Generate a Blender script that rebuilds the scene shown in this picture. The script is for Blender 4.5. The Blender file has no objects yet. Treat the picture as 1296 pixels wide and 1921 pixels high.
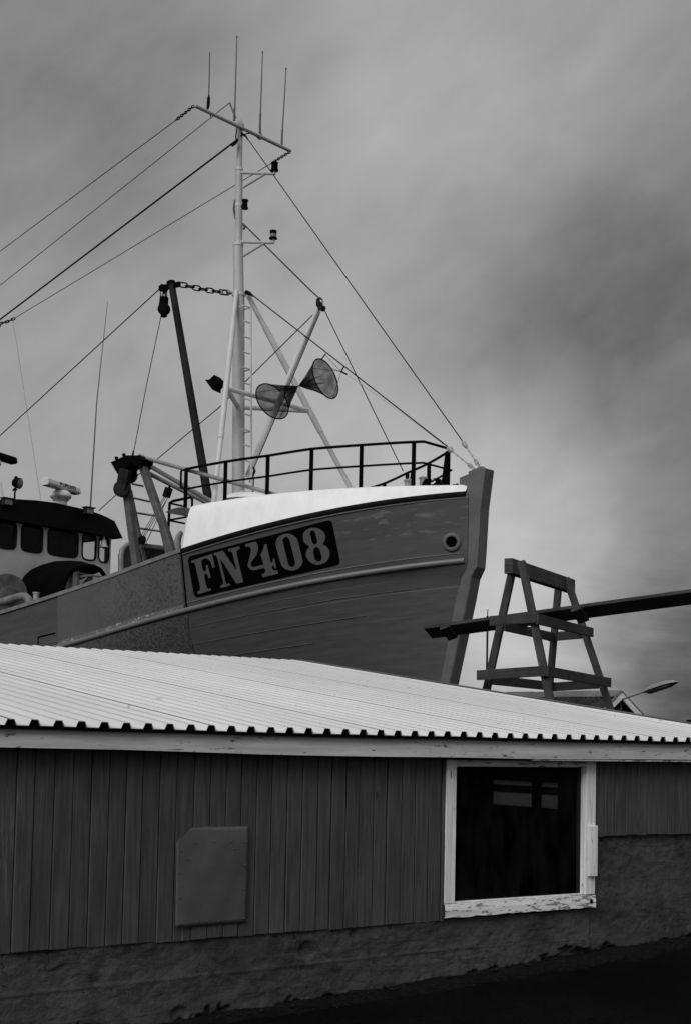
import bpy, bmesh, math, random
import numpy as np
from mathutils import Vector, Matrix, noise, geometry
from mathutils.bvhtree import BVHTree
random.seed(7)
scn = bpy.context.scene
COL = scn.collection
V = Vector
# ------------------------------------------------------------------ camera
FPX, CX, CY = 2680.0, 648.0, 1208.0            # focal length and principal point in photo pixels (1296 x 1921)
PITCH, ROLL = math.radians(3.7), math.radians(1.15)
EYE = V((0, 0, 1.6))
CAMR = Matrix.Rotation(math.pi / 2 + PITCH, 3, 'X') @ Matrix.Rotation(ROLL, 3, 'Z')
cam = bpy.data.cameras.new('camera')
camo = bpy.data.objects.new('camera', cam)
COL.objects.link(camo)
camo.matrix_world = Matrix.Translation(EYE) @ CAMR.to_4x4()
cam.sensor_fit = 'VERTICAL'
cam.sensor_height = 36
cam.lens = FPX / 1921 * 36
cam.shift_x = 0
cam.shift_y = (CY - 960.5) / 1921
cam.clip_start, cam.clip_end = 0.1, 2000
scn.camera = camo

def ray(px, py):
    return CAMR @ V(((px - CX) / FPX, -(py - CY) / FPX, -1.0))
def at(px, py, Y):                              # the point of that sight line at depth Y metres
    d = ray(px, py)
    return EYE + d * (Y / d.y)
def on_plane(px, py, p0, n):
    d = ray(px, py)
    return EYE + d * ((p0 - EYE).dot(n) / d.dot(n))

# ------------------------------------------------------------------ sky, sun, exposure
SUN_EL, SUN_AZ = math.radians(36), math.radians(208)   # azimuth clockwise from +Y
w = bpy.data.worlds.new('World')
scn.world = w
w.use_nodes = True
nt = w.node_tree
nt.nodes.clear()
def wn(t, **k):
    n = nt.nodes.new(t)
    for a, b in k.items(): setattr(n, a, b)
    return n
def wl(a, b): nt.links.new(a, b)
def wmath(op, a, b=None):
    n = wn('ShaderNodeMath', operation=op)
    for i, x in enumerate((a, b)):
        if x is None: continue
        if isinstance(x, (int, float)): n.inputs[i].default_value = x
        else: wl(x, n.inputs[i])
    return n.outputs[0]
wo = wn('ShaderNodeOutputWorld')
bg = wn('ShaderNodeBackground')
bg.inputs['Strength'].default_value = 0.1
wl(bg.outputs[0], wo.inputs[0])
sky = wn('ShaderNodeTexSky', sky_type='NISHITA')
sky.sun_disc = False
sky.sun_elevation = SUN_EL
sky.sun_rotation = SUN_AZ
sky.dust_density = 4.0
sky.air_density = 1.5
bw = wn('ShaderNodeRGBToBW')
wl(sky.outputs[0], bw.inputs[0])
tc = wn('ShaderNodeTexCoord')
def wnoise(vec, scale, detail, rough=0.5, stretch=None, loc=(0, 0, 0), rot=(0, 0, 0)):
    vr = wn('ShaderNodeVectorRotate', rotation_type='EULER_XYZ')
    wl(vec, vr.inputs['Vector']); vr.inputs['Rotation'].default_value = rot
    mp = wn('ShaderNodeMapping')
    wl(vr.outputs[0], mp.inputs['Vector'])
    mp.inputs['Scale'].default_value = stretch or (1, 1, 1)
    mp.inputs['Location'].default_value = loc
    n = wn('ShaderNodeTexNoise')
    wl(mp.outputs[0], n.inputs['Vector'])
    n.inputs['Scale'].default_value = scale
    n.inputs['Detail'].default_value = detail
    n.inputs['Roughness'].default_value = rough
    return n
gen = tc.outputs['Generated']
# the direction, ruffled so that cloud edges are ragged
rf = wnoise(gen, 5.0, 5, 0.55)
sub = wn('ShaderNodeVectorMath', operation='SUBTRACT'); wl(rf.outputs['Color'], sub.inputs[0]); sub.inputs[1].default_value = (.5, .5, .5)
scl = wn('ShaderNodeVectorMath', operation='SCALE'); wl(sub.outputs[0], scl.inputs[0]); scl.inputs['Scale'].default_value = 0.15
add = wn('ShaderNodeVectorMath', operation='ADD'); wl(gen, add.inputs[0]); wl(scl.outputs[0], add.inputs[1])
nrm = wn('ShaderNodeVectorMath', operation='NORMALIZE'); wl(add.outputs[0], nrm.inputs[0])
WARP = nrm.outputs[0]
# broad light and dark clouds of this overcast: (direction through photo pixel, spread in px, gain)
CLOUDS = [
    (560, 200, 330, 0.01), (640, 650, 150, 0.05), (930, 300, 220, 0.07), (1040, 130, 170, 0.05), (1230, 330, 120, 0.03),
    (30, 30, 340, -0.17), (1296, 20, 240, -0.11), (90, 420, 230, -0.02), (930, 20, 110, -0.06),
    (1090, 600, 200, -0.14), (1290, 660, 250, -0.14), (860, 560, 150, -0.05), (1200, 470, 130, -0.03), (690, 480, 120, -0.03),
    (960, 940, 180, 0.22), (1060, 1180, 90, 0.07), (1110, 1010, 150, 0.05), (300, 880, 330, 0.06), (640, 800, 200, 0.03),
    (960, 1240, 130, 0.12), (1270, 1150, 150, -0.12), (1290, 1340, 150, -0.18), (1130, 1170, 70, -0.04), (1240, 1020, 130, -0.03),
]
acc = None
for (px, py, sg, g) in CLOUDS:
    d = ray(px, py).normalized()
    dot = wn('ShaderNodeVectorMath', operation='DOT_PRODUCT')
    wl(WARP, dot.inputs[0]); dot.inputs[1].default_value = d
    k = (FPX / sg) ** 2
    e = wmath('EXPONENT', wmath('MULTIPLY', wmath('SUBTRACT', dot.outputs['Value'], 1.0), k))
    e = wmath('MULTIPLY', e, g)
    acc = e if acc is None else wmath('ADD', acc, e)
streak = wnoise(gen, 7.0, 9, 0.52, stretch=(1.0, 1.0, 1.7), rot=(0, math.radians(42), 0), loc=(3.1, 0, 0.4))
fine = wnoise(gen, 17.0, 9, 0.60, stretch=(1.0, 1.0, 2.2), rot=(0, math.radians(35), 0), loc=(1.0, 4, 0))
layer = wnoise(gen, 13.0, 8, 0.58, stretch=(0.55, 1.0, 3.4), rot=(0, math.radians(-6), 0), loc=(0, 2, 3))
sep0 = wn('ShaderNodeSeparateXYZ'); wl(gen, sep0.inputs[0])
lowm = wn('ShaderNodeMapRange', interpolation_type='SMOOTHSTEP'); wl(sep0.outputs['Z'], lowm.inputs[0]); lowm.inputs[1].default_value = .20; lowm.inputs[2].default_value = .08
patt = wmath('ADD', wmath('MULTIPLY', wmath('SUBTRACT', streak.outputs['Fac'], .5), 0.19),
             wmath('MULTIPLY', wmath('SUBTRACT', fine.outputs['Fac'], .5), 0.10))
patt = wmath('ADD', patt, wmath('MULTIPLY', wmath('MULTIPLY', wmath('SUBTRACT', layer.outputs['Fac'], .5), 0.26), lowm.outputs[0]))
# an overcast is brighter overhead and behind the camera, where the veiled sun stands
sep = wn('ShaderNodeSeparateXYZ'); wl(gen, sep.inputs[0])
up = wmath('MAXIMUM', sep.outputs['Z'], 0.0)
back = wmath('MAXIMUM', wmath('MULTIPLY', sep.outputs['Y'], -1.0), 0.0)
over = wmath('ADD', wmath('MULTIPLY', wmath('MULTIPLY', up, up), 0.42), wmath('MULTIPLY', wmath('MULTIPLY', back, up), 0.25))
cloud = wmath('ADD', wmath('ADD', wmath('ADD', acc, patt), 0.315), over)
cloud = wmath('MAXIMUM', cloud, 0.05)
cloud10 = wmath('MULTIPLY', cloud, 10.0)
mixv = wmath('ADD', wmath('MULTIPLY', cloud10, 0.94), wmath('MULTIPLY', bw.outputs[0], 0.04))
wl(mixv, bg.inputs['Color'])

sun = bpy.data.lights.new('sun', 'SUN')
sun.energy = 1.75
sun.angle = math.radians(28)
sun.color = (1, 1, 1)
suno = bpy.data.objects.new('sun', sun)
COL.objects.link(suno)
sd = V((math.sin(SUN_AZ) * math.cos(SUN_EL), math.cos(SUN_AZ) * math.cos(SUN_EL), math.sin(SUN_EL)))
suno.rotation_euler = sd.to_track_quat('Z', 'Y').to_euler()
suno.location = sd * 60
scn.view_settings.view_transform = 'Standard'
scn.view_settings.look = 'None'
scn.view_settings.exposure = 0.0
scn.view_settings.gamma = 1.0
scn.cycles.max_bounces = 6
scn.cycles.transparent_max_bounces = 16

# ------------------------------------------------------------------ materials
class Mat:
    def __init__(s, name, base=0.2, rough=0.6, spec=0.4, metal=0.0):
        s.m = bpy.data.materials.new(name)
        s.m.use_nodes = True
        s.t = s.m.node_tree
        s.b = s.t.nodes['Principled BSDF']
        s.tc = s.n('ShaderNodeTexCoord')
        s.co = s.tc.outputs['Object']
        s.b.inputs['Roughness'].default_value = rough
        s.b.inputs['Metallic'].default_value = metal
        s.b.inputs['Specular IOR Level'].default_value = spec
        s.col = s.val(base)
        s.h = None
    def n(s, t, **k):
        x = s.t.nodes.new(t)
        for a, b in k.items(): setattr(x, a, b)
        return x
    def val(s, v):
        x = s.n('ShaderNodeValue'); x.outputs[0].default_value = v
        return x.outputs[0]
    def math(s, op, a, b=None, c=None, clamp=False):
        x = s.n('ShaderNodeMath', operation=op, use_clamp=clamp)
        for i, q in enumerate((a, b, c)):
            if q is None: continue
            if isinstance(q, (int, float)): x.inputs[i].default_value = q
            else: s.t.links.new(q, x.inputs[i])
        return x.outputs[0]
    def noise(s, scale=5, detail=4, rough=.5, stretch=(1, 1, 1), loc=(0, 0, 0), co=None, rot=(0, 0, 0), dist=0.0):
        mp = s.n('ShaderNodeMapping'); s.t.links.new(co or s.co, mp.inputs[0])
        mp.inputs['Scale'].default_value = stretch; mp.inputs['Location'].default_value = loc; mp.inputs['Rotation'].default_value = rot
        x = s.n('ShaderNodeTexNoise'); s.t.links.new(mp.outputs[0], x.inputs['Vector'])
        x.inputs['Scale'].default_value = scale; x.inputs['Detail'].default_value = detail; x.inputs['Roughness'].default_value = rough
        x.inputs['Distortion'].default_value = dist
        return x.outputs['Fac']
    def voro(s, scale=5, stretch=(1, 1, 1), feature='F1', loc=(0, 0, 0), co=None):
        mp = s.n('ShaderNodeMapping'); s.t.links.new(co or s.co, mp.inputs[0])
        mp.inputs['Scale'].default_value = stretch; mp.inputs['Location'].default_value = loc
        x = s.n('ShaderNodeTexVoronoi', feature=feature); s.t.links.new(mp.outputs[0], x.inputs['Vector'])
        x.inputs['Scale'].default_value = scale
        return x.outputs['Distance']
    def ramp(s, f, a, b):                       # smooth 0..1 between a and b
        x = s.n('ShaderNodeMapRange', interpolation_type='SMOOTHSTEP')
        s.t.links.new(f, x.inputs[0]); x.inputs[1].default_value = a; x.inputs[2].default_value = b
        return x.outputs[0]
    def vary(s, f, amt):                        # colour *= 1 + amt*(2f-1)
        k = s.math('MULTIPLY_ADD', s.math('MULTIPLY_ADD', f, 2.0, -1.0), amt, 1.0)
        s.col = s.math('MULTIPLY', s.col, k); return s
    def over(s, mask, v):                       # lay value v where mask
        x = s.n('ShaderNodeMix', data_type='FLOAT')
        s.t.links.new(mask, x.inputs[0]); s.t.links.new(s.col, x.inputs[2])
        if isinstance(v, (int, float)): x.inputs[3].default_value = v
        else: s.t.links.new(v, x.inputs[3])
        s.col = x.outputs[0]; return s
    def height(s, f, k):
        q = s.math('MULTIPLY', f, k)
        s.h = q if s.h is None else s.math('ADD', s.h, q); return s
    def done(s, dist=0.01, strength=1.0):
        c = s.n('ShaderNodeCombineColor')
        for i in range(3): s.t.links.new(s.col, c.inputs[i])
        s.t.links.new(c.outputs[0], s.b.inputs['Base Color'])
        if s.h is not None:
            bp = s.n('ShaderNodeBump'); bp.inputs['Distance'].default_value = dist; bp.inputs['Strength'].default_value = strength
            s.t.links.new(s.h, bp.inputs['Height']); s.t.links.new(bp.outputs[0], s.b.inputs['Normal'])
        return s.m

def simple(name, base, rough=.55, spec=.4, var=.15, sc=6, bump=.0, metal=0):
    if base < .03: spec, rough = .03, max(rough, .6)
    m = Mat(name, base, rough, spec, metal)
    f = m.noise(sc, 5, .6)
    m.vary(m.ramp(f, .3, .7), var)
    g = m.noise(sc * 9, 3, .6)
    m.vary(g, var * .6)
    if bump: m.height(g, bump)
    return m.done(.004)

M = {}
M['black_paint'] = simple('black paint', .0018, .45, .3, .3)
M['dark_steel'] = simple('dark steel', .018, .5, .4, .35)
M['rusty_grey'] = simple('worn grey steel paint', .075, .6, .35, .35, 5)
M['dark_grey'] = simple('dark grey hatch paint', .055, .6, .2, .2, 3)
M['tube_grey'] = simple('grey tube paint', .42, .5, .3, .1, 3)
M['mast_white'] = simple('mast white paint', .38, .5, .35, .07, 3, .1)
M['boom_white'] = simple('white boom paint', .66, .45, .4, .07, 3)
M['leg_white'] = simple('white tube paint', .50, .45, .4, .07, 3, .1)
M['boom_grey'] = simple('dark boom paint', .018, .5, .4, .25, 2)
M['wire'] = simple('wire rope', .022, .6, .3, .3, 40)
M['wire_black'] = simple('black cable', .004, .6, .3, .2, 40)
M['galv'] = simple('galvanised steel', .28, .45, .5, .2, 20)
M['whip'] = simple('fibreglass whip', .07, .5, .3, .1, 20)
M['radar_white'] = simple('radar housing', .55, .45, .4, .06, 6)
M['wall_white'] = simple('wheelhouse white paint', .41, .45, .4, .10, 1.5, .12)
M['visor'] = simple('black visor paint', .0015, .5, .25, .4, 2)
M['tarp'] = simple('black tarpaulin', .0015, .75, .2, .4, 3, .6)
M['rubber'] = simple('black rubber', .010, .6, .3, .2)
M['lens'] = simple('lamp glass', .12, .25, .6, .3, 30)
M['lit_letter'] = simple('dark lettering', .012, .5, .3, .1)
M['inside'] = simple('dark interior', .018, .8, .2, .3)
M['pipe'] = simple('grey painted pipe', .20, .5, .4, .2, 4)
M['bead'] = simple('seam bead paint', .082, .5, .3, .3, 6)
M['stem'] = simple('stem paint', .102, .55, .35, .16, 3, .4)
M['cap'] = simple('cap rail paint', .15, .55, .35, .25, 4, .3)
M['gunwale'] = simple('black gunwale paint', .010, .5, .3, .3, 5)
M['letters'] = simple('letter paint', .074, .5, .4, .06, 5, .08)
M['plate'] = simple('black plate paint', .0008, .5, .25, .2, 5, .05)
M['bell'] = simple('bell bronze', .30, .35, .5, .15, 10)
M['deckpaint'] = simple('deck paint', .12, .6, .3, .2, 2)
M['bollard'] = simple('bollard paint', .25, .5, .4, .2, 8)

# white forecastle plating: gloss paint with faint runs
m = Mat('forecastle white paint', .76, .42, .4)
m.vary(m.noise(1.2, 4, .5), .05); m.vary(m.ramp(m.noise(5, 5, .65, (1, 1, .15)), .35, .7), .05); m.over(m.math('MULTIPLY', m.ramp(m.noise(3, 6, .7, (1, 1, .3), loc=(4, 4, 1)), .60, .75), .3), .45)
m.height(m.noise(1.4, 2, .4), .5); M['white'] = m.done(.01, .35)

# hull: carvel planks, seams run along the strakes (UV: metres along, strakes down)
def hull_mat():
    m = Mat('grey hull paint', .062, .55, .3)
    uv = m.tc.outputs['UV']
    s = m.n('ShaderNodeSeparateXYZ'); m.t.links.new(uv, s.inputs[0])
    wob = m.math('MULTIPLY', m.math('SUBTRACT', m.noise(.8, 2, .5, co=uv), .5), .05)
    vv = m.math('ADD', s.outputs['Y'], wob)
    fr = m.math('FRACT', vv)
    dist = m.math('MINIMUM', fr, m.math('SUBTRACT', 1.0, fr))
    seam = m.math('SUBTRACT', 1.0, m.ramp(dist, .005, .04))
    broken = m.math('MULTIPLY', m.ramp(m.noise(.9, 4, .6, (.6, .7, 1), co=uv), .40, .62), m.math('MULTIPLY', m.ramp(s.outputs['Y'], 4.3, 4.6), m.ramp(s.outputs['Y'], 9.5, 6.0)))
    seam = m.math('MULTIPLY', seam, broken)
    m.vary(m.ramp(m.noise(1.6, 5, .6, (1, 1.4, 1), co=uv), .25, .75), .14)
    m.vary(m.noise(9, 5, .65, (.3, 1, 1), co=uv), .12)
    run = m.math('MULTIPLY', m.ramp(m.noise(7, 5, .6, (1, .10, 1), co=uv, loc=(2, 7, 0)), .60, .74), m.ramp(m.noise(1.1, 3, .5, co=uv, loc=(8, 1, 0)), .45, .62)); m.over(m.math('MULTIPLY', run, .35), .035)
    pid = m.math('FLOOR', vv)
    wn_ = m.n('ShaderNodeTexWhiteNoise', noise_dimensions='1D'); m.t.links.new(pid, wn_.inputs['W'])
    m.vary(wn_.outputs['Value'], .05)
    m.over(m.math('MULTIPLY', seam, .7), .15)  # pale line along the seams, a highlight put into the colour
    # touched-up pale patches near the bow
    pm = m.math('MULTIPLY', m.ramp(m.noise(2.6, 4, .6, (1.0, 1.2, 1), co=uv, loc=(3.7, 1.2, 0)), .55, .64), m.ramp(s.outputs['X'], -2.9, -1.8))
    pm = m.math('MULTIPLY', pm, m.ramp(s.outputs['Y'], 2.6, 1.8))
    m.over(m.math('MULTIPLY', pm, .5), .17)
    m.height(seam, .6); m.height(m.noise(2.0, 3, .5, co=uv), .9)
    return m.done(.008, .8)
M['hull'] = hull_mat()
# steel sheathing with blistered paint
m = Mat('blistered sheathing paint', .085, .55, .3)
sp = m.noise(16, 6, .75)
sx_ = m.n('ShaderNodeSeparateXYZ'); m.t.links.new(m.co, sx_.inputs[0])
area = m.math('MULTIPLY', m.ramp(sx_.outputs['X'], -8.0, -6.9), m.ramp(m.noise(.9, 4, .6, loc=(1.7, 0, 2.0)), .30, .55))
m.vary(m.ramp(m.noise(1.0, 4, .6), .3, .7), .12)
m.over(m.math('MULTIPLY', m.ramp(sp, .50, .58), m.math('MULTIPLY_ADD', area, .80, .10)), .040)
m.over(m.math('MULTIPLY', m.ramp(m.noise(13, 5, .7, loc=(5, 5, 5)), .60, .68), m.math('MULTIPLY_ADD', area, .6, .1)), .18)
m.height(sp, .8); M['sheath'] = m.done(.01, .9)
m = Mat('scaled lower sheathing', .056, .65, .2)
sp = m.noise(20, 6, .8); m.vary(m.ramp(sp, .35, .65), .55); m.vary(m.noise(3, 4, .6), .2); m.height(sp, 1.0)
M['sheath_low'] = m.done(.012, 1.0)
m = Mat('rubbing strake paint', .13, .42, .45)
m.vary(m.noise(3, 5, .6, (.4, 1, 1)), .12); m.over(m.math('MULTIPLY', m.ramp(m.noise(14, 5, .7), .62, .7), .6), .06)
m.height(m.noise(14, 4, .6), .4); M['strake'] = m.done(.006)
m = Mat('flaking white strip', .12, .6, .3)
fl = m.ramp(m.noise(9, 6, .75), .55, .60); m.over(m.math('MULTIPLY', fl, .8), .42); m.height(fl, 1.0); M['flaky'] = m.done(.004)

# corrugated roof, white coated steel
m = Mat('white roof coating', .60, .42, .4)
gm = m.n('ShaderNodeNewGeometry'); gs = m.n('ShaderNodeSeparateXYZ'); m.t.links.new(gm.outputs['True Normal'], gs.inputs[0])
flat = m.ramp(gs.outputs['Z'], .75, .95)                       # rib flats darker than the sides, their shading put into the colour
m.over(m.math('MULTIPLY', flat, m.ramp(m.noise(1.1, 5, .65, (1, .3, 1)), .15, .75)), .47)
m.vary(m.ramp(m.noise(.45, 4, .6, (1, .35, 1)), .3, .7), .10)
m.vary(m.noise(14, 4, .6, (1, .06, 1)), .05)
vd = m.voro(2.3, (1, 1, 1)); m.over(m.math('MULTIPLY', m.math('SUBTRACT', 1.0, m.ramp(vd, .03, .075)), .6), .20)
vd2 = m.noise(7, 6, .7, (1, .35, 1), loc=(2, 1, 0)); m.over(m.math('MULTIPLY', m.ramp(vd2, .64, .74), .6), .27)
M['roof'] = m.done()
M['lap'] = simple('lap joint dirt', .06, .8, .2, .4, 12)
M['flash'] = simple('grey flashing', .07, .5, .4, .25, 3)
M['eave_shade'] = simple('black eave shade', .004, .9, .1, .2)

# weathered white paint on timber (fascia, window frame): grain, flakes, bare grey wood
def old_white(name, base, wood, grain, wear, seed):
    m = Mat(name, base, .6, .3)
    st = {'u': (.06, 1, 1), 'z': (1, 1, .06)}[grain]
    g = m.noise(38, 5, .65, st, loc=(seed, 0, 0))
    m.vary(m.ramp(m.noise(3.0, 5, .65, st, loc=(0, seed, 0)), .25, .75), .20)
    m.vary(m.ramp(g, .25, .75), .22)
    st2 = tuple(  .22 if q < 1 else 1 for q in st)
    fl = m.noise(48, 6, .70, st2, loc=(seed, seed, 0))
    big = m.noise(1.7, 3, .5, loc=(seed, 2, 1))
    mask = m.ramp(m.math('MULTIPLY_ADD', big, .25, fl), wear, wear + .03)
    m.over(m.math('MULTIPLY', mask, .9), wood)
    m.height(g, .5); m.height(mask, -1.0)
    return m.done(.004, .9)
M['fascia'] = old_white('weathered fascia paint', .50, .03, 'u', .755, 1.3)
M['frame_u'] = old_white('flaking frame paint sill', .70, .17, 'u', .665, 4.1)
M['frame_z'] = old_white('flaking frame paint post', .66, .12, 'z', .76, 7.7)

M['frame_top'] = old_white('weathered shaded frame paint', .50, .10, 'u', .70, 2.2)  # weathered top casing, also darkened for the shade of the eave
# dark painted boards, each board its own tone
m = Mat('dark board paint', .052, .65, .2)
geo = m.n('ShaderNodeNewGeometry'); isl = geo.outputs['Random Per Island']
off = m.n('ShaderNodeCombineXYZ'); m.t.links.new(m.math('MULTIPLY', isl, 40.0), off.inputs[2]); m.t.links.new(m.math('MULTIPLY', isl, 17.0), off.inputs[0])
va = m.n('ShaderNodeVectorMath', operation='ADD'); m.t.links.new(m.co, va.inputs[0]); m.t.links.new(off.outputs[0], va.inputs[1])
bc = va.outputs[0]
m.vary(isl, .08)
gr = m.noise(46, 6, .7, (1, 1, .045), co=bc, dist=.4); m.vary(m.ramp(gr, .3, .7), .30)
m.vary(m.ramp(m.noise(5, 4, .6, (1, 1, .35), co=bc), .3, .7), .20)
kn = m.voro(4.6, (1, 1, .55), co=bc); m.over(m.math('MULTIPLY', m.math('SUBTRACT', 1.0, m.ramp(kn, .03, .085)), .6), .018)
worn = m.math('MULTIPLY', m.ramp(m.noise(36, 6, .7, (1, 1, .07), co=bc), .56, .66), m.ramp(m.noise(2.6, 4, .6, (1, 1, .5)), .46, .64))
m.over(m.math('MULTIPLY', worn, .7), .12)
m.height(gr, .6); m.height(m.noise(4, 3, .5, (1, 1, .5), co=bc), .8); M['boards'] = m.done(.006, 1.0)

# rendered concrete plinth
m = Mat('old dark concrete', .053, .85, .15)
m.vary(m.ramp(m.noise(1.7, 5, .6), .3, .7), .22)
m.over(m.math('MULTIPLY', m.ramp(m.noise(2.6, 6, .65, loc=(3, 0, 1)), .50, .64), .65), .027)
f1 = m.noise(16, 6, .65, (1, 1, 1.4)); f2 = m.noise(60, 4, .6)
m.vary(m.ramp(f1, .3, .7), .14)
pit = m.math('SUBTRACT', 1.0, m.ramp(m.voro(11, (1, 1, 1.5)), .02, .10)); pitm = m.math('MULTIPLY', pit, m.ramp(m.noise(3, 3, .5, loc=(9, 1, 4)), .5, .62))
m.over(m.math('MULTIPLY', pitm, .7), .012)
ck = m.n('ShaderNodeTexVoronoi', feature='DISTANCE_TO_EDGE'); wv = m.n('ShaderNodeVectorMath', operation='ADD'); nz = m.n('ShaderNodeTexNoise'); nz.inputs['Scale'].default_value = 5; nz.inputs['Detail'].default_value = 6
m.t.links.new(m.co, wv.inputs[0]); m.t.links.new(m.co, nz.inputs['Vector']); sc_ = m.n('ShaderNodeVectorMath', operation='SCALE'); sc_.inputs['Scale'].default_value = .5; m.t.links.new(nz.outputs['Color'], sc_.inputs[0]); m.t.links.new(sc_.outputs[0], wv.inputs[1]); m.t.links.new(wv.outputs[0], ck.inputs['Vector']); ck.inputs['Scale'].default_value = 2.4
crk = m.math('MULTIPLY', m.math('SUBTRACT', 1.0, m.ramp(ck.outputs['Distance'], .0, .014)), m.ramp(m.noise(2.2, 4, .6, loc=(4, 4, 4)), .60, .68))
m.over(m.math('MULTIPLY', crk, .8), .010)
tr_ = m.ramp(m.noise(9, 8, .75, (1, 1, 2.2), loc=(2, 0, 6)), .50, .62); trm = m.math('MULTIPLY', tr_, m.ramp(m.noise(1.9, 4, .6, loc=(7, 3, 2)), .44, .58))
m.vary(m.math('SUBTRACT', 1.0, trm), .04)
hl_ = m.noise(4, 6, .65, (.10, 1, 3.2), loc=(1, 5, 2)); hlm = m.math('MULTIPLY', m.ramp(hl_, .53, .58), m.ramp(m.noise(1.3, 3, .5, loc=(6, 0, 3)), .46, .6)); m.height(hlm, .35)
m.height(f1, .38); m.height(f2, .42); m.height(pitm, -1.4); m.height(crk, -1.2); m.height(trm, .45); M['concrete'] = m.done(.016, .9)
m = Mat('dark wet asphalt', .0034, .9, .02)
a1 = m.noise(60, 6, .75); m.vary(m.ramp(a1, .3, .7), .7); m.vary(m.ramp(m.noise(.9, 5, .6), .3, .7), .4)
m.over(m.math('SUBTRACT', 1.0, m.ramp(m.voro(9), .012, .03)), .04)
m.height(a1, .5); m.height(m.noise(9, 4, .6), .7); M['asphalt'] = m.done(.01, .8)
m = Mat('gritty soil', .0095, .9, .03)
sx_ = m.n('ShaderNodeSeparateXYZ'); m.t.links.new(m.tc.outputs['UV'], sx_.inputs[0])
thin = m.ramp(m.math('ADD', sx_.outputs['Y'], m.math('MULTIPLY', m.math('SUBTRACT', m.noise(4, 6, .65), .5), 1.1)), .35, .95)
m.over(thin, .0034)
a1 = m.noise(35, 6, .7); m.vary(m.ramp(a1, .3, .7), .6); m.height(a1, 1.0); M['soil'] = m.done(.02, 1.0)
M['stone'] = simple('grit stones', .014, .85, .2, .6, 9)

# sheet-metal cover
m = Mat('painted sheet metal', .068, .45, .4)
m.vary(m.ramp(m.noise(3.5, 4, .55), .3, .7), .12); m.over(m.math('MULTIPLY', m.ramp(m.noise(24, 5, .7), .66, .72), .6), .03)
m.height(m.noise(5, 3, .5), 1.0); M['sheet'] = m.done(.012, .6)

# trestle and plank timber
def timber(name, base, seed):
    m = Mat(name, base, .75, .2)
    uv = m.tc.outputs['UV']
    g = m.noise(9, 6, .7, (.25, 6, 1), co=uv, loc=(seed, seed, 0)); m.vary(m.ramp(g, .28, .72), .45)
    m.vary(m.ramp(m.noise(2.2, 5, .65, co=uv), .25, .75), .40)
    m.over(m.math('MULTIPLY', m.math('SUBTRACT', 1.0, m.ramp(m.voro(3.0, (1, 2.5, 1), co=uv), .02, .10)), .6), base * .3)
    m.over(m.math('SUBTRACT', 1.0, m.ramp(m.voro(11, co=m.co, loc=(seed, 0, 0)), .05, .09)), base * 2.2)
    m.height(g, .8); return m.done(.006, .9)
M['timber'] = timber('weathered trestle timber', .043, 1.0)
M['timber_b'] = timber('stained top beam timber', .052, 5.0)
M['plank'] = timber('dark wet plank timber', .030, 9.0)
M['house_roof'] = simple('fibre cement sheet', .026, .8, .2, .4, 3, .4)
M['house_ridge'] = simple('ridge tiles', .11, .75, .2, .2, 3, .3)
M['house_wall'] = simple('house boards', .055, .7, .2, .25, 4)
M['house_trim'] = simple('house white trim', .72, .6, .3, .1, 4)
M['lamp_grey'] = simple('lamp housing', .22, .45, .4, .12, 5)

def glass(name, tint, gloss, rough=.04, dirt=.0, dirtcol=.2):
    m = bpy.data.materials.new(name); m.use_nodes = True; t = m.node_tree; t.nodes.clear()
    o = t.nodes.new('ShaderNodeOutputMaterial'); tr = t.nodes.new('ShaderNodeBsdfTransparent'); tr.inputs[0].default_value = (tint, tint, tint, 1)
    gl = t.nodes.new('ShaderNodeBsdfGlossy'); gl.inputs['Roughness'].default_value = rough; gl.inputs[0].default_value = (1, 1, 1, 1)
    lw = t.nodes.new('ShaderNodeFresnel'); lw.inputs[0].default_value = gloss
    mx = t.nodes.new('ShaderNodeMixShader'); t.links.new(lw.outputs[0], mx.inputs[0]); t.links.new(tr.outputs[0], mx.inputs[1]); t.links.new(gl.outputs[0], mx.inputs[2])
    last = mx.outputs[0]
    if dirt:
        c = t.nodes.new('ShaderNodeTexCoord'); mp = t.nodes.new('ShaderNodeMapping'); mp.inputs['Scale'].default_value = (1, 1, .3); t.links.new(c.outputs['Object'], mp.inputs[0])
        n = t.nodes.new('ShaderNodeTexNoise'); n.inputs['Scale'].default_value = 9; n.inputs['Detail'].default_value = 7; n.inputs['Roughness'].default_value = .7; t.links.new(mp.outputs[0], n.inputs['Vector'])
        r = t.nodes.new('ShaderNodeMapRange'); r.inputs[1].default_value = .35; r.inputs[2].default_value = .8; r.inputs[4].default_value = dirt; t.links.new(n.outputs['Fac'], r.inputs[0])
        df = t.nodes.new('ShaderNodeBsdfDiffuse'); df.inputs[0].default_value = (dirtcol, dirtcol, dirtcol, 1)
        m2 = t.nodes.new('ShaderNodeMixShader'); t.links.new(r.outputs[0], m2.inputs[0]); t.links.new(last, m2.inputs[1]); t.links.new(df.outputs[0], m2.inputs[2]); last = m2.outputs[0]
    t.links.new(last, o.inputs[0]); return m
M['glass'] = glass('shed window glass', .55, 1.13, .06, .15, .07)
M['wh_glass'] = glass('wheelhouse glass', .8, 1.2)
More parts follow.
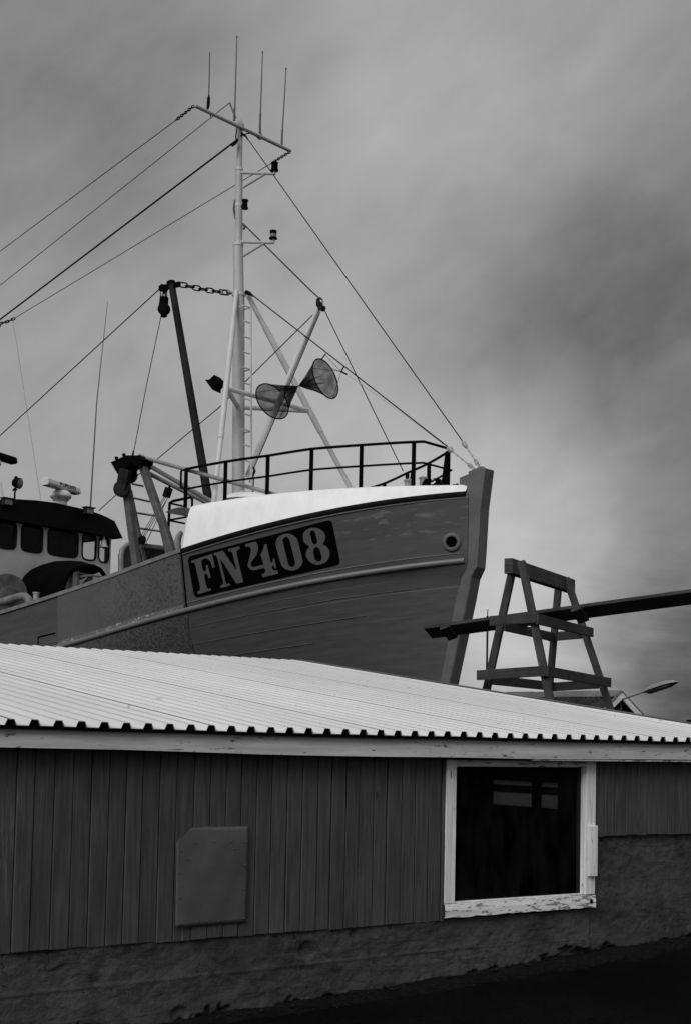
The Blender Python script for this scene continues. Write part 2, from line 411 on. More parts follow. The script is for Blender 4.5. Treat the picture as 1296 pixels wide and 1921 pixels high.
def cloth(name, alpha, col):
    m = bpy.data.materials.new(name); m.use_nodes = True; t = m.node_tree; t.nodes.clear()
    o = t.nodes.new('ShaderNodeOutputMaterial'); tr = t.nodes.new('ShaderNodeBsdfTransparent'); df = t.nodes.new('ShaderNodeBsdfDiffuse')
    tl = t.nodes.new('ShaderNodeBsdfTranslucent'); ad = t.nodes.new('ShaderNodeMixShader')
    df.inputs[0].default_value = (col, col, col, 1); tl.inputs[0].default_value = (col * 2, col * 2, col * 2, 1)
    t.links.new(df.outputs[0], ad.inputs[1]); t.links.new(tl.outputs[0], ad.inputs[2]); ad.inputs[0].default_value = .4
    c = t.nodes.new('ShaderNodeTexCoord'); n = t.nodes.new('ShaderNodeTexNoise'); n.inputs['Scale'].default_value = 7; n.inputs['Detail'].default_value = 5; t.links.new(c.outputs['Object'], n.inputs['Vector'])
    r = t.nodes.new('ShaderNodeMapRange'); r.inputs[1].default_value = .3; r.inputs[2].default_value = .7; r.inputs[3].default_value = alpha - .12; r.inputs[4].default_value = alpha + .12; t.links.new(n.outputs['Fac'], r.inputs[0])
    mx = t.nodes.new('ShaderNodeMixShader'); t.links.new(r.outputs[0], mx.inputs[0]); t.links.new(tr.outputs[0], mx.inputs[1]); t.links.new(ad.outputs[0], mx.inputs[2])
    t.links.new(mx.outputs[0], o.inputs[0]); return m
M['net'] = cloth('black mesh fabric', .72, .010)

# ------------------------------------------------------------------ builders
Z = V((0, 0, 1))
def frame_of(d, up=Z):
    d = d.normalized()
    if abs(d.dot(up.normalized())) > .98: up = V((1, 0, 0)) if abs(d.x) < .9 else V((0, 1, 0))
    x = d.cross(up).normalized(); y = x.cross(d).normalized()
    return x, y
class MB:
    def __init__(s): s.v, s.f, s.mi, s.uv = [], [], [], []
    def face(s, idx, mi=0, uv=None): s.f.append(tuple(idx)); s.mi.append(mi); s.uv.append(uv)
    def add(s, verts, faces, mi=0):
        o = len(s.v); s.v += [V(p) for p in verts]
        for f in faces: s.face([i + o for i in f], mi)
        return o
    def box(s, lo, hi, mi=0):
        (a, b, c), (d, e, f) = lo, hi
        s.add([(a, b, c), (d, b, c), (d, e, c), (a, e, c), (a, b, f), (d, b, f), (d, e, f), (a, e, f)],
              [(0, 3, 2, 1), (4, 5, 6, 7), (0, 1, 5, 4), (1, 2, 6, 5), (2, 3, 7, 6), (3, 0, 4, 7)], mi); return s
    def bar(s, p, q, wd, ht, up=Z, mi=0):       # rectangular bar, UV runs along it
        p, q = V(p), V(q); x, y = frame_of(q - p, up); x, y = x * wd / 2, y * ht / 2
        o = len(s.v); L = (q - p).length; r = random.random() * 9
        c = [(-1, -1), (1, -1), (1, 1), (-1, 1)]
        s.v += [e + x * i + y * j for e in (p, q) for i, j in c]
        for k in range(4):
            k2 = (k + 1) % 4; wk = wd if k % 2 == 0 else ht; b = r + k * .37
            s.face((o + k, o + k2, o + 4 + k2, o + 4 + k), mi, [(r, b), (r, b + wk), (r + L, b + wk), (r + L, b)])
        s.face((o + 3, o + 2, o + 1, o), mi, [(r, 0), (r + .1, 0), (r + .1, .1), (r, .1)]); s.face((o + 4, o + 5, o + 6, o + 7), mi, [(r, 0), (r + .1, 0), (r + .1, .1), (r, .1)]); return s
    def tube(s, pts, r, seg=10, mi=0, closed=False):
        pts = [V(p) for p in pts]; n = len(pts); rr = r if isinstance(r, (list, tuple)) else [r] * n
        o = len(s.v); x = None
        for i in range(n):
            if closed: d = pts[(i + 1) % n] - pts[i - 1]
            else: d = pts[min(i + 1, n - 1)] - pts[max(i - 1, 0)]
            d.normalize()
            if x is None: x, y = frame_of(d)
            else:
                x = (x - d * x.dot(d)).normalized(); y = x.cross(d) * -1
            y = d.cross(x)
            for k in range(seg):
                a = 2 * math.pi * k / seg; s.v.append(pts[i] + (x * math.cos(a) + y * math.sin(a)) * rr[i])
        for i in range(n if closed else n - 1):
            j = (i + 1) % n
            for k in range(seg):
                k2 = (k + 1) % seg; s.face((o + i * seg + k, o + i * seg + k2, o + j * seg + k2, o + j * seg + k), mi)
        if not closed:
            s.face([o + k for k in range(seg)][::-1], mi); s.face([o + (n - 1) * seg + k for k in range(seg)], mi)
        return s
    def lathe(s, p, axis, prof, seg=20, mi=0):  # prof: (radius, distance along axis)
        p = V(p); axis = V(axis).normalized(); return s.tube_rings([(p + axis * d, r) for r, d in prof], axis, seg, mi)
    def tube_rings(s, rings, axis, seg, mi):
        x, y = frame_of(axis); o = len(s.v); n = len(rings)
        for c, r in rings:
            for k in range(seg):
                a = 2 * math.pi * k / seg; s.v.append(c + (x * math.cos(a) + y * math.sin(a)) * max(r, 1e-4))
        for i in range(n - 1):
            for k in range(seg):
                k2 = (k + 1) % seg; s.face((o + i * seg + k, o + i * seg + k2, o + (i + 1) * seg + k2, o + (i + 1) * seg + k), mi)
        s.face([o + k for k in range(seg)][::-1], mi); s.face([o + (n - 1) * seg + k for k in range(seg)], mi); return s
    def extrude(s, poly, vec, mi=0):
        poly = [V(p) for p in poly]; vec = V(vec); n = len(poly); o = len(s.v)
        s.v += poly + [p + vec for p in poly]
        for k in range(n):
            k2 = (k + 1) % n; s.face((o + k, o + k2, o + n + k2, o + n + k), mi)
        for t in geometry.tessellate_polygon([poly]):
            s.face([o + i for i in t][::-1], mi); s.face([o + n + i for i in t], mi)
        return s
    def grid(s, rows, mi=0, uv=None, flip=False):
        o = len(s.v); n = len(rows[0])
        for r in rows: s.v += [V(p) for p in r]
        for i in range(len(rows) - 1):
            for j in range(n - 1):
                q = [o + i * n + j, o + i * n + j + 1, o + (i + 1) * n + j + 1, o + (i + 1) * n + j]
                u = [uv[i][j], uv[i][j + 1], uv[i + 1][j + 1], uv[i + 1][j]] if uv else None
                if flip: q.reverse(); u = u and u[::-1]
                s.face(q, mi, u)
        return s
    def link(s, c, d, side, L, wd, r, mi=0):    # one chain link, long along d, flat in plane (d, side)
        pts = []
        for k in range(12):
            a = 2 * math.pi * k / 12; pts.append(c + d * (math.cos(a) * wd / 2 + (L - wd) / 2 * (1 if math.cos(a) > 0 else -1)) + side * math.sin(a) * wd / 2)
        return s.tube(pts, r, 6, mi, closed=True)
    def chain(s, p, q, L, wd, r, sag=0.0):
        p, q = V(p), V(q); n = max(2, round((q - p).length / (L * .78))); d = (q - p).normalized(); x, y = frame_of(d)
        for i in range(n):
            f = (i + .5) / n; c = p.lerp(q, f) - Z * sag * 4 * f * (1 - f)
            s.link(c, d, x if i % 2 else y, L, wd, r)
        return s
    def build(s, name, mats, parent=None, smooth=True, angle=35, norm=True, bevel=0):
        me = bpy.data.meshes.new(name); me.from_pydata([tuple(p) for p in s.v], [], s.f)
        mats = mats if isinstance(mats, (list, tuple)) else [mats]
        for mm in mats: me.materials.append(M[mm] if isinstance(mm, str) else mm)
        me.polygons.foreach_set('material_index', s.mi)
        if any(u for u in s.uv):
            l = me.uv_layers.new(name='UVMap')
            for p, u in zip(me.polygons, s.uv):
                if u:
                    for li, c in zip(p.loop_indices, u): l.data[li].uv = c
        if norm:
            b = bmesh.new(); b.from_mesh(me); bmesh.ops.recalc_face_normals(b, faces=b.faces); b.to_mesh(me); b.free()
        if smooth:
            me.polygons.foreach_set('use_smooth', [True] * len(me.polygons)); me.set_sharp_from_angle(angle=math.radians(angle))
        me.update()
        o = bpy.data.objects.new(name, me); COL.objects.link(o)
        if parent: o.parent = parent
        if bevel:
            md = o.modifiers.new('edge', 'BEVEL'); md.width = bevel; md.segments = 2; md.limit_method = 'ANGLE'; md.angle_limit = math.radians(40)
        return o
def tag(o, label, cat=None, group=None, kind=None):
    if label: o['label'] = label
    if cat: o['category'] = cat
    if group: o['group'] = group
    if kind: o['kind'] = kind
    return o
def empty(name, loc, rz, label, cat, group=None):
    o = bpy.data.objects.new(name, None); COL.objects.link(o); o.location = loc; o.rotation_euler = (0, 0, rz); o.empty_display_size = .2
    return tag(o, label, cat, group)
class Frame:                                    # local axes of one building or boat
    def __init__(s, o, rz):
        s.o = V(o); s.x = V((math.cos(rz), math.sin(rz), 0)); s.y = V((-math.sin(rz), math.cos(rz), 0)); s.rz = rz
    def loc(s, P): d = P - s.o; return V((d.dot(s.x), d.dot(s.y), d.z))
    def px(s, px, py, x=None, y=None, z=None):
        n, k = (s.x, x) if x is not None else (s.y, y) if y is not None else (Z, z)
        return s.loc(on_plane(px, py, s.o + n * k, n))
    def at(s, px, py, Y): return s.loc(at(px, py, Y))
def lerp_tab(tab, x):
    xs = [a for a, b in tab]; ys = [b for a, b in tab]
    return float(np.interp(x, xs, ys))

# ------------------------------------------------------------------ ground
WALL_RZ = math.atan2(.57854, .81565)
o_ = at(648, 1420, 8.5)
SH = Frame((o_.x, o_.y, 0), WALL_RZ)            # shed: x along the wall, y into the shed
def ground_z(P):
    u = SH.loc(V(P)).x
    return .075 + .047 * max(-7, min(6, u))
mb = MB()
xs = sorted(set([-600, -200, -80, 80, 200, 600] + [i * 1.0 for i in range(-40, 41)]))
ys = sorted(set([-300, -80, 90, 200, 700] + [i * 1.0 for i in range(-20, 61)]))
mb.grid([[(x, y, ground_z((x, y, 0))) for x in xs] for y in ys])
tag(mb.build('ground', 'asphalt', norm=False), 'dark wet asphalt ground in front of the shed', 'ground', kind='structure')

# ------------------------------------------------------------------ shed
shed = empty('shed', SH.o, SH.rz, 'low boarded shed with white corrugated roof and one square window', 'shed')
UL, UR = -5.2, 3.92                             # wall ends
EAVE_V, RIDGE_V, ZE, SL = -.16, 6.45, 1.612, .1215
def roof_z(v): return ZE + (v - EAVE_V) * SL
WIN = (.752, 2.05, .494, 1.468)                 # window outer edges
# corrugated roof
PITCH_R, RH = .1276, .030
def rib_profile(u0, u1):
    pts = []; k = math.floor((u0 + 2.158) / PITCH_R)
    while True:
        c = -2.158 + k * PITCH_R
        if c - .04 > u1: break
        jt = .0022 * noise.noise(V((k * 1.7, 2, 0))); c += .003 * noise.noise(V((k * 2.3, 5, 0)))
        for d, hh in ((-.033, 0), (-.0185, RH + jt), (.0185, RH + jt * .5), (.033, 0)):
            if u0 < c + d < u1: pts.append((c + d, hh))
        k += 1
    return [(u0, pts[0][1])] + pts + [(u1, pts[-1][1])]
def sag(u): return (.014 * ((u - .6) / 3) ** 2 if u < .6 else 0) + .003 * noise.noise(V((u * 2.1, 0, 4)))
mb = MB()
prof = rib_profile(UL - .05, UR)
for (v0, v1, fz) in ((EAVE_V, RIDGE_V, roof_z), (RIDGE_V, 13.1, lambda v: roof_z(RIDGE_V) - (v - RIDGE_V) * SL)):
    n = 8; rows = []
    for i in range(n + 1):
        v = v0 + (v1 - v0) * i / n; rows.append([(u, v, fz(v) + hh + sag(u) * (1 - i / n if v0 < 0 else 0)) for u, hh in prof])
    mb.grid(rows)
    rows2 = [[(p[0], p[1], p[2] - .003) for p in r] for r in rows]      # underside of the sheet
    mb.grid(rows2, flip=True)
for i, uu in enumerate((-2.06, -.917, .228)[:0] + tuple(-2.158 + PITCH_R * (k * 9) - .012 for k in range(-2, 6))):
    for q in range(1):                                                 # lap joints between sheets
        hh = RH + .002
        v1 = RIDGE_V - .02
        mb.grid([[(uu - .005, EAVE_V, roof_z(EAVE_V) + sag(uu) + hh), (uu + .005, EAVE_V, roof_z(EAVE_V) + sag(uu) + hh)], [(uu - .005, v1, roof_z(v1) + hh), (uu + .005, v1, roof_z(v1) + hh)]], 1)
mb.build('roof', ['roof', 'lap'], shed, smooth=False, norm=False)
mb = MB()                                                              # rows of screws through the rib tops
for k in range(-22, 48, 2):
    for q in range(7):
        u, v = -2.158 + PITCH_R * k + .003 * math.sin(k), .12 + q * 1.02 + .02 * math.sin(k * 2.3 + q)
        if UL < u < UR and v < RIDGE_V and random.random() < .62: mb.lathe((u, v, roof_z(v) + RH - .002), Z, [(.007, 0), (.007, .003), (.004, .004), (.004, .006)], 6)
tag(mb.build('roof_screws', 'galv', shed, smooth=False), None, kind='stuff')
mb = MB()                                                              # black strip added for the shade in the hollow ribs and under the eave edge
poly = [(u, EAVE_V + .012, roof_z(EAVE_V + .012) + hh - .004 + sag(u)) for u, hh in prof]
low = [(u, EAVE_V + .012, 1.594 + sag(u)) for u, hh in prof]
mb.grid([low, poly]); mb.grid([[(a, b + .05, c) for a, b, c in low], [(a, b + .05, c) for a, b, c in poly]])
mb.grid([low, [(a, b + .05, c) for a, b, c in low]])
mb.build('rib_shade_strip', 'eave_shade', shed, smooth=False, norm=False)
mb = MB()                                                              # verge flashing on the gable edge
for v0, v1, f0 in ((EAVE_V - .01, RIDGE_V, roof_z),):
    mb.bar((UR + .012, v0, roof_z(v0) + .012), (UR + .012, v1, roof_z(v1) + .012), .07, .05)
mb.build('verge_flashing', 'flash', shed, smooth=False)
mb = MB()
zb = roof_z(RIDGE_V)
mb.bar((UR + .012, RIDGE_V + .005, zb + .012), (UR + .012, 13.1, zb - (13.1 - RIDGE_V) * SL + .012), .07, .05)
mb.build('verge_flashing', 'flash', shed, smooth=False)
# fascia board and its lower batten
mb = MB()
N_ = 60
front = []
for i in range(N_ + 1):
    u = UL + (UR - UL) * i / N_
    zt = 1.598 + sag(u) * .8; zb_ = 1.482 + max(0, -(u - .2)) * .0125 + .0025 * math.sin(u * 3.1)
    front.append((u, zb_, zt))
for y0, fl in ((-.118, False), (-.092, True)):
    mb.grid([[(u, y0, b) for u, b, t in front], [(u, y0, t) for u, b, t in front]], flip=fl)
mb.grid([[(u, -.118, b) for u, b, t in front], [(u, -.092, b) for u, b, t in front]])
mb.grid([[(u, -.118, t) for u, b, t in front], [(u, -.092, t) for u, b, t in front]])
mb.build('fascia', 'fascia', shed, smooth=False)
mb = MB(); mb.box((1.40, -.110, 1.468), (UR - .02, -.085, 1.4795)); mb.build('fascia_batten', 'frame_u', shed, smooth=False, bevel=.002)
# boards: one mesh, every board separate in it
mb = MB()
def board_run(u0, u1, zlo, zhi):
    u = u0; k = 0
    while u < u1 - .01:
        wd = random.choice((.098, .102, .104, .106, .110)); e = min(u + wd, u1)
        y = -.018 + random.uniform(-.004, .004); d = random.uniform(-.004, .004)
        g = random.choice((.003, .0035, .004, .004, .005, .007))
        q = .004
        x0, x1 = u + g * .5, e - g * .5
        sec = [(x0, .004), (x0, y + q), (x0 + q, y), (x1 - q, y), (x1, y + q), (x1, .004)]
        o = len(mb.v); tz = random.uniform(-.0015, .0015)
        for zz in (zlo + d, zhi): mb.v += [V((a + (tz if zz == zhi else 0), b, zz)) for a, b in sec]
        for i in range(5): mb.face((o + i, o + i + 1, o + 7 + i, o + 6 + i))
        mb.face((o, o + 1, o + 2, o + 3, o + 4, o + 5)); mb.face((o + 6, o + 7, o + 8, o + 9, o + 10, o + 11))
        u = e; k += 1
board_run(UL, WIN[0] + .01, .476, 1.58)
mb.build('board_cladding', 'boards', shed, smooth=False)
mb = MB(); board_run(WIN[1] - .01, UR - .02, .962, 1.58)
mb.build('board_cladding', 'boards', shed, smooth=False)
# sheathing wall behind the boards, with the window opening
mb = MB()
def wallbox(a, b, c, d): mb.box((a, .03, c), (b, .10, d))
wallbox(UL, WIN[0] + .03, .40, 1.60); wallbox(WIN[1] - .03, UR - .02, .90, 1.60); wallbox(WIN[0] + .03, WIN[1] - .03, 1.455, 1.60)
# left gable, back wall, right gable with a two-light opening
BV = 12.9
for (u0, u1) in ((UL, UL + .1),):
    mb.extrude([(u0, .1, -.5), (u0, BV, -.5), (u0, BV, roof_z(EAVE_V) - .01), (u0, RIDGE_V, zb - .02), (u0, .1, roof_z(.1) - .02)], (u1 - u0, 0, 0))
mb.box((UL + .1, BV - .1, -.5), (UR - .02, BV, 1.60))
EW = [SH.px(x, y, x=UR - .12) for x, y in ((918, 1452), (1046, 1458), (1042, 1518), (921, 1504))]
ya, yb = min(p.y for p in EW), max(p.y for p in EW); za, zb2 = min(EW[2].z, EW[3].z), max(EW[0].z, EW[1].z)
def gable(a, b, c, d): mb.box((UR - .12, a, c), (UR - .02, b, d))
gable(.1, ya, -.5, 1.62); gable(yb, BV - .1, -.5, 1.62); gable(ya, yb, -.5, za); gable(ya, yb, zb2, 1.62)
mb.extrude([(UR - .12, .1, 1.62), (UR - .12, BV - .1, 1.62), (UR - .12, RIDGE_V, zb - .02)], (.1, 0, 0))
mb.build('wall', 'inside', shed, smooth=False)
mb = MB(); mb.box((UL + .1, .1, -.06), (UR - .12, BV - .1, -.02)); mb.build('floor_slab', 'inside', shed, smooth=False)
# grimy end window seen through the front one
mb = MB(); ym = ya + (yb - ya) * .34
mb.box((UR - .10, ya, zb2 - .05), (UR - .04, yb, zb2)); mb.box((UR - .10, ym - .05, za), (UR - .04, ym + .05, zb2 - .05)); mb.box((UR - .125, ya - .3, zb2 - .16), (UR - .122, yb + .3, zb2 - .09))
ew = mb.build('end_window', 'inside', shed, smooth=False); ew['label'] = 'small grimy end window seen through the dark front window'
mg = Mat('grimy end pane', .35, .7, .2); mg.vary(mg.noise(9, 6, .7), .5); mg.done()
tl = mg.t.nodes.new('ShaderNodeBsdfTranslucent'); tl.inputs[0].default_value = (.55, .55, .55, 1)
mg.t.links.new(tl.outputs[0], mg.t.nodes['Material Output'].inputs[0]); M['endpane'] = mg.m
mb = MB(); mb.box((UR - .075, ya, za), (UR - .065, ym - .05, zb2 - .05)); mb.build('pane', 'endpane', ew, smooth=False)
mb = MB(); mb.box((UR - .075, ym + .05, za), (UR - .065, yb, zb2 - .05)); mb.build('pane', 'endpane', ew, smooth=False)

# concrete plinth with broken foot
def plinth(u0, u1, zt, nu, nz):
    mb = MB(); rows = []
    for j in range(nz + 1):
        r = []
        for i in range(nu + 1):
            u = u0 + (u1 - u0) * i / nu; g = .075 + .047 * u; z0 = g - .10; z = z0 + (zt - z0) * j / nz
            d = .010 * noise.noise(V((u * 3, z * 5, 1))) + .007 * noise.noise(V((u * 9, z * 14, 3))) + .0035 * noise.noise(V((u * 28, z * 34, 5)))
            c = noise.noise(V((u * 6.0, z * 7, 9)))
            if c > .55: d += min(.02, (c - .55) * .12)
            hb = z - g                                               # height over the ground
            ragged = .02 + .10 * noise.noise(V((u * 1.3, 0, 7))) + .06 * noise.noise(V((u * 7, z * 6, 8))) + .04 * noise.noise(V((u * 23, z * 23, 2)))
            if hb < ragged: d += min(.05, (ragged - hb) * 1.4)
            ln = abs(z - (.285 + .012 * u))                            # a casting line
            if ln < .012 and u < 1.0: d -= .006 * (1 - ln / .012)
            r.append((u, .008 + d - (.012 if zt < .6 else .0), z))
        rows.append(r)
    mb.grid(rows); rows_t = [rows[-1], [(p[0], .11, p[2]) for p in rows[-1]]]; mb.grid(rows_t); return mb
mb = plinth(UL, WIN[1] - .03, .478, 700, 60)
b2 = plinth(WIN[1] - .03, UR - .005, .964, 200, 90)
o = len(mb.v); mb.v += b2.v
for f in b2.f: mb.face([i + o for i in f])
mb.build('plinth', 'concrete', shed, norm=False, angle=60)

# window
wdw = MB()
u0, u1, z0, z1 = WIN
iu0, iu1, iz0, iz1 = .832, 1.962, .580, 1.426
wdw.box((u0, -.030, z0 + .085), (iu0, .012, z1)); win = wdw.build('window', 'frame_z', shed, smooth=False, bevel=.003)
win['label'] = 'square window with flaking white frame and dark glass'
mb = MB(); mb.box((iu1, -.030, z0 + .085), (u1, .012, z1)); mb.build('frame', 'frame_z', win, smooth=False, bevel=.003)
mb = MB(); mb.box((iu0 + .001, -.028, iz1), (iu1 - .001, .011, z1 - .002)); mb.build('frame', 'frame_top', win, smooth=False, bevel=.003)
mb = MB(); n = 40; rows = []                                           # rotted sill with a ragged lower edge
for (yy, zz, k) in ((.02, z0 + .083, 0), (-.034, z0 + .080, .3), (-.040, z0 + .040, .6), (-.040, z0, 1.5), (.02, z0 + .004, .5)):
    rows.append([(u0 - .004 + (u1 - u0 + .004) * i / n, yy, zz + k * .004 * noise.noise(V((i * .55, zz * 9, 2)))) for i in range(n + 1)])
rows.append(rows[0]); mb.grid(rows); mb.build('sill', 'frame_u', win, smooth=False)
mb = MB()                                                              # inner sash: reveals and beads back to the glass
gy = .010
mb.box((iu0 - .01, .0125, iz0), (iu0 + .003, .05, iz1)); mb.box((iu1 - .012, -.012, iz0 + .002), (iu1 - .0005, .05, iz1 - .002)); mb.box((iu0 + .004, .0125, iz1 - .006), (iu1 - .013, .05, iz1 + .01))
mb.box((iu0 + .004, -.012, iz0 - .003), (iu1 - .013, .05, iz0 + .006))
mb.build('sash', 'frame_z', win, smooth=False, bevel=.002)
mb = MB(); mb.grid([[(iu0 + .005, gy, iz0), (iu1 - .01, gy, iz0)], [(iu0 + .005, gy, iz1), (iu1 - .01, gy, iz1)]]); mb.grid([[(iu0 + .005, gy + .004, iz0), (iu1 - .01, gy + .004, iz0)], [(iu0 + .005, gy + .004, iz1), (iu1 - .01, gy + .004, iz1)]]); mb.build('pane', 'glass', win, smooth=False, norm=False)
mb = MB(); mb.box((1.975, -.056, .700), (2.047, -.0305, 1.036)); mb.build('batten', 'frame_z', win, smooth=False, bevel=.003)
mb = MB(); mb.lathe((2.005, -.0405, .535), (0, -1, 0), [(.014, 0), (.014, .004), (.009, .006)], 12); mb.build('bolt', 'rubber', win)

# sheet-metal cover nailed over the boards, one corner torn and curled
mb = MB(); n = 26; rows = []
P0, P1, P2, P3 = V((-1.134, 0, .549)), V((-.680, 0, .552)), V((-.676, 0, 1.083)), V((-1.141, 0, 1.088))
for j in range(n + 1):
    r = []
    for i in range(n + 1):
        a, b = i / n, j / n
        p = P0.lerp(P1, a).lerp(P3.lerp(P2, a), b)
        y = -.030 - .012 * (1 - a) ** 2 - .007 * math.sin(a * 3.1) * math.sin(b * 3.1) - .004 * noise.noise(V((a * 4, b * 4, 0)))
        if b > .86: y += .006 * (b - .86) / .14
        cut = (1 - a) * 1.0 + (b - .80) * 2.0 - 1.17                 # torn corner
        if b > .80 and cut > 0:
            lim = .80 + (1.17 - (1 - a)) / 2.0; p.z = P0.z + (P3.z - P0.z) * max(lim, .80) + .004 * noise.noise(V((i * 1.7, 0, 0))); y -= .012 * (b - lim) * 5
        r.append((p.x, y, p.z))
    rows.append(r)
rows = [[(x_ + .0035 * noise.noise(V((i_ * .9, j_ * .45, 3))), y_, z_ + .0035 * noise.noise(V((i_ * .45, j_ * .9, 8)))) for i_, (x_, y_, z_) in enumerate(r_)] for j_, r_ in enumerate(rows)]
mb.grid(rows)
cov = mb.build('cover_sheet', 'sheet', shed, angle=70); cov['label'] = 'grey sheet metal cover nailed over the boards with a torn corner'
md = cov.modifiers.new('gauge', 'SOLIDIFY'); md.thickness = .002; md.offset = 1
mb = MB()
for a, b in [(.04, .03), (.04, .30), (.04, .55), (.05, .77), (.25, .84), (.5, .85), (.75, .85), (.95, .84), (.96, .6), (.96, .35), (.96, .04), (.6, .03), (.3, .04), (.8, .77), (.15, .68)]:
    p = P0.lerp(P1, a).lerp(P3.lerp(P2, a), b); mb = MB(); mb.lathe((p.x, -.026 - .012 * (1 - a) ** 2, p.z), (0, -1, 0), [(.004, 0), (.004, .012), (.002, .0135)], 8); mb.build('nail', 'rusty_grey', cov)

# gritty strip and rubble along the foot of the wall
mb = MB(); rows = []
for j in range(15):
    r = []
    for i in range(400):
        u = -4.0 + 8.6 * i / 399; t = j / 14; v = .03 - (.22 + .22 * max(0, min(1, (u + 1.2) / 2.5))) * t
        z = .075 + .047 * u + .020 * (1 - t) ** .7 + .016 * noise.noise(V((u * 5, v * 6, 0))) + .005 * noise.noise(V((u * 19, v * 22, 4)))
        v -= .10 * t * (.5 + noise.noise(V((u * 1.7, 0, 3)))) ; z -= .035 * max(0, t - .55) / .45
        if j == 14: z = .075 + .047 * u - .03
        p = SH.o + SH.x * u + SH.y * v; r.append((p.x, p.y, z))
    rows.append(r)
mb.grid(rows, uv=[[(i / 400, j / 14) for i in range(400)] for j in range(15)]); tag(mb.build('soil_strip', 'soil', norm=False, angle=60), 'gritty dark soil along the foot of the concrete wall', 'soil', kind='stuff')
mb = MB()
for k in range(170):
    u = random.uniform(-2.4, 3.6); v = .0 - abs(random.gauss(0, .14)) - .02; z = .075 + .047 * u; s = random.choice((.004, .006, .008, .012, .018)) * random.uniform(.7, 1.3)
    c = SH.o + SH.x * u + SH.y * v + Z * (z + s * .3 + (.02 if v > -.15 else .002))
    vs = [c + V((random.uniform(.6, 1) * s * a, random.uniform(.6, 1) * s * b, random.uniform(.5, .8) * s * d)) for a, b, d in ((1, 0, 0), (0, 1, 0), (-1, 0, 0), (0, -1, 0), (0, 0, 1), (0, 0, -1))]
    mb.add(vs, [(0, 1, 4), (1, 2, 4), (2, 3, 4), (3, 0, 4), (1, 0, 5), (2, 1, 5), (3, 2, 5), (0, 3, 5)])
tag(mb.build('gravel', 'stone', smooth=False), 'small loose stones scattered along the wall foot', 'gravel', kind='stuff')

# ------------------------------------------------------------------ fishing boat
AL = math.radians(40)
o_ = at(914, 884, 25.0)
BO = Frame((o_.x, o_.y, 0), -AL)                # boat: x forward, y to port, z up
boat = empty('fishing_boat', BO.o, BO.rz, 'large grey wooden fishing boat with white foredeck hauled out behind the shed', 'boat')
def T(px, py, t): return BO.px(px, py, y=t)
def S(px, py, s): return BO.px(px, py, x=s)
def c4(L): return [(320 + a / 2.025, 780 + b / 2.025) for a, b in L]
def half(B, L, n):
    def f(s):
        x = min(max((-s - .28) / L, 0), 1); b = .14 + (B - .14) * (1 - (1 - x) ** n)
        if s < -15: b *= math.sqrt(max(0.02, 1 - ((-15 - s) / 6.2) ** 2))
        return b
    return f
bs, bb = half(2.45, 6.2, 2.2), half(2.40, 7.0, 1.95)
def solve(px, py, f):
    s = -3.0
    for _ in range(200):
        q = T(px, py, -f(s)); s = .5 * s + .5 * q.x
    return s, q.z
sheer_px = [(0, 1149), (105, 1118), (223.6, 1071), (338.6, 1035)] + c4([(160, 475), (300, 430), (450, 393), (600, 362), (750, 335), (900, 313), (1050, 297), (1145, 290)])
belt_px = [(110, 1214.6), (168.5, 1196), (259, 1170)] + c4([(45, 745), (200, 705), (400, 658), (600, 618), (800, 587), (1000, 562), (1125, 550)])
def fit(pxs, f, deg):
    q = [solve(x, y, f) for x, y in pxs]; c = np.polyfit([a for a, b in q], [b for a, b in q], deg)
    lo = min(a for a, b in q); z_lo = float(np.polyval(c, lo)); dz = float(np.polyval(np.polyder(c), lo))
    def g(s):
        if s >= lo: return float(np.polyval(c, s))
        d = lo - s; return z_lo - dz * d * math.exp(-d / 5) + .006 * d * d
    return g
zs, zbelt = fit(sheer_px, bs, 4), fit(belt_px, bb, 3)
STEM = [(6.36, 0.0), (4.64, -.05), (4.46, -.19), (2.47, -.58), (1.2, -1.1), (.5, -1.7)]
def stem_s(z): return float(np.interp(z, [a for a, b in STEM[::-1]], [b for a, b in STEM[::-1]]))
ZK = .55
LV = [0, .25, .5, .75, 1.0, 1.16, 1.33, 1.5, 1.7, 2.0, 2.35, 2.7, 3.05, 3.4]   # 0 sheer .. 1 belt .. 3.4 keel
def hull_pt(s, lv, side=-1):
    a, b = zs(s), zbelt(s)
    if lv <= 1:
        z = a + (b - a) * lv; br = bs(s) * (1 - lv) + bb(s) * lv
        return V((s, side * br, z))
    q = (lv - 1) / 2.4; z = b + (ZK - b) * q
    ss = s - (stem_s(b) - stem_s(z)) * (-1) * 0
    f = half(2.40 * (1 - q ** 3.2 * .96), 7.0 + 5.5 * q, 1.95 - .75 * q)
    br = f(s + (0.0 - (stem_s(z) - stem_s(b))))
    return V((s, side * max(br, .12), z))
stations = [-.30, -.5, -.75, -1.0, -1.3, -1.6, -2, -2.5, -3, -3.5, -4, -4.25, -4.5, -4.75, -5, -5.22, -5.4, -5.6, -5.8, -6, -6.3, -6.6, -7.2, -7.8, -8.4, -9, -9.8, -10.6, -11.5, -12.5, -13.5, -14.5, -15.5, -16.5, -17.5, -18.5, -19.5, -20.2, -20.6, -20.8]
NB = len(stations)
LVF = [LV[0]]
for a, b in zip(LV, LV[1:]): LVF += [(a + b) / 2, b]
mb = MB()
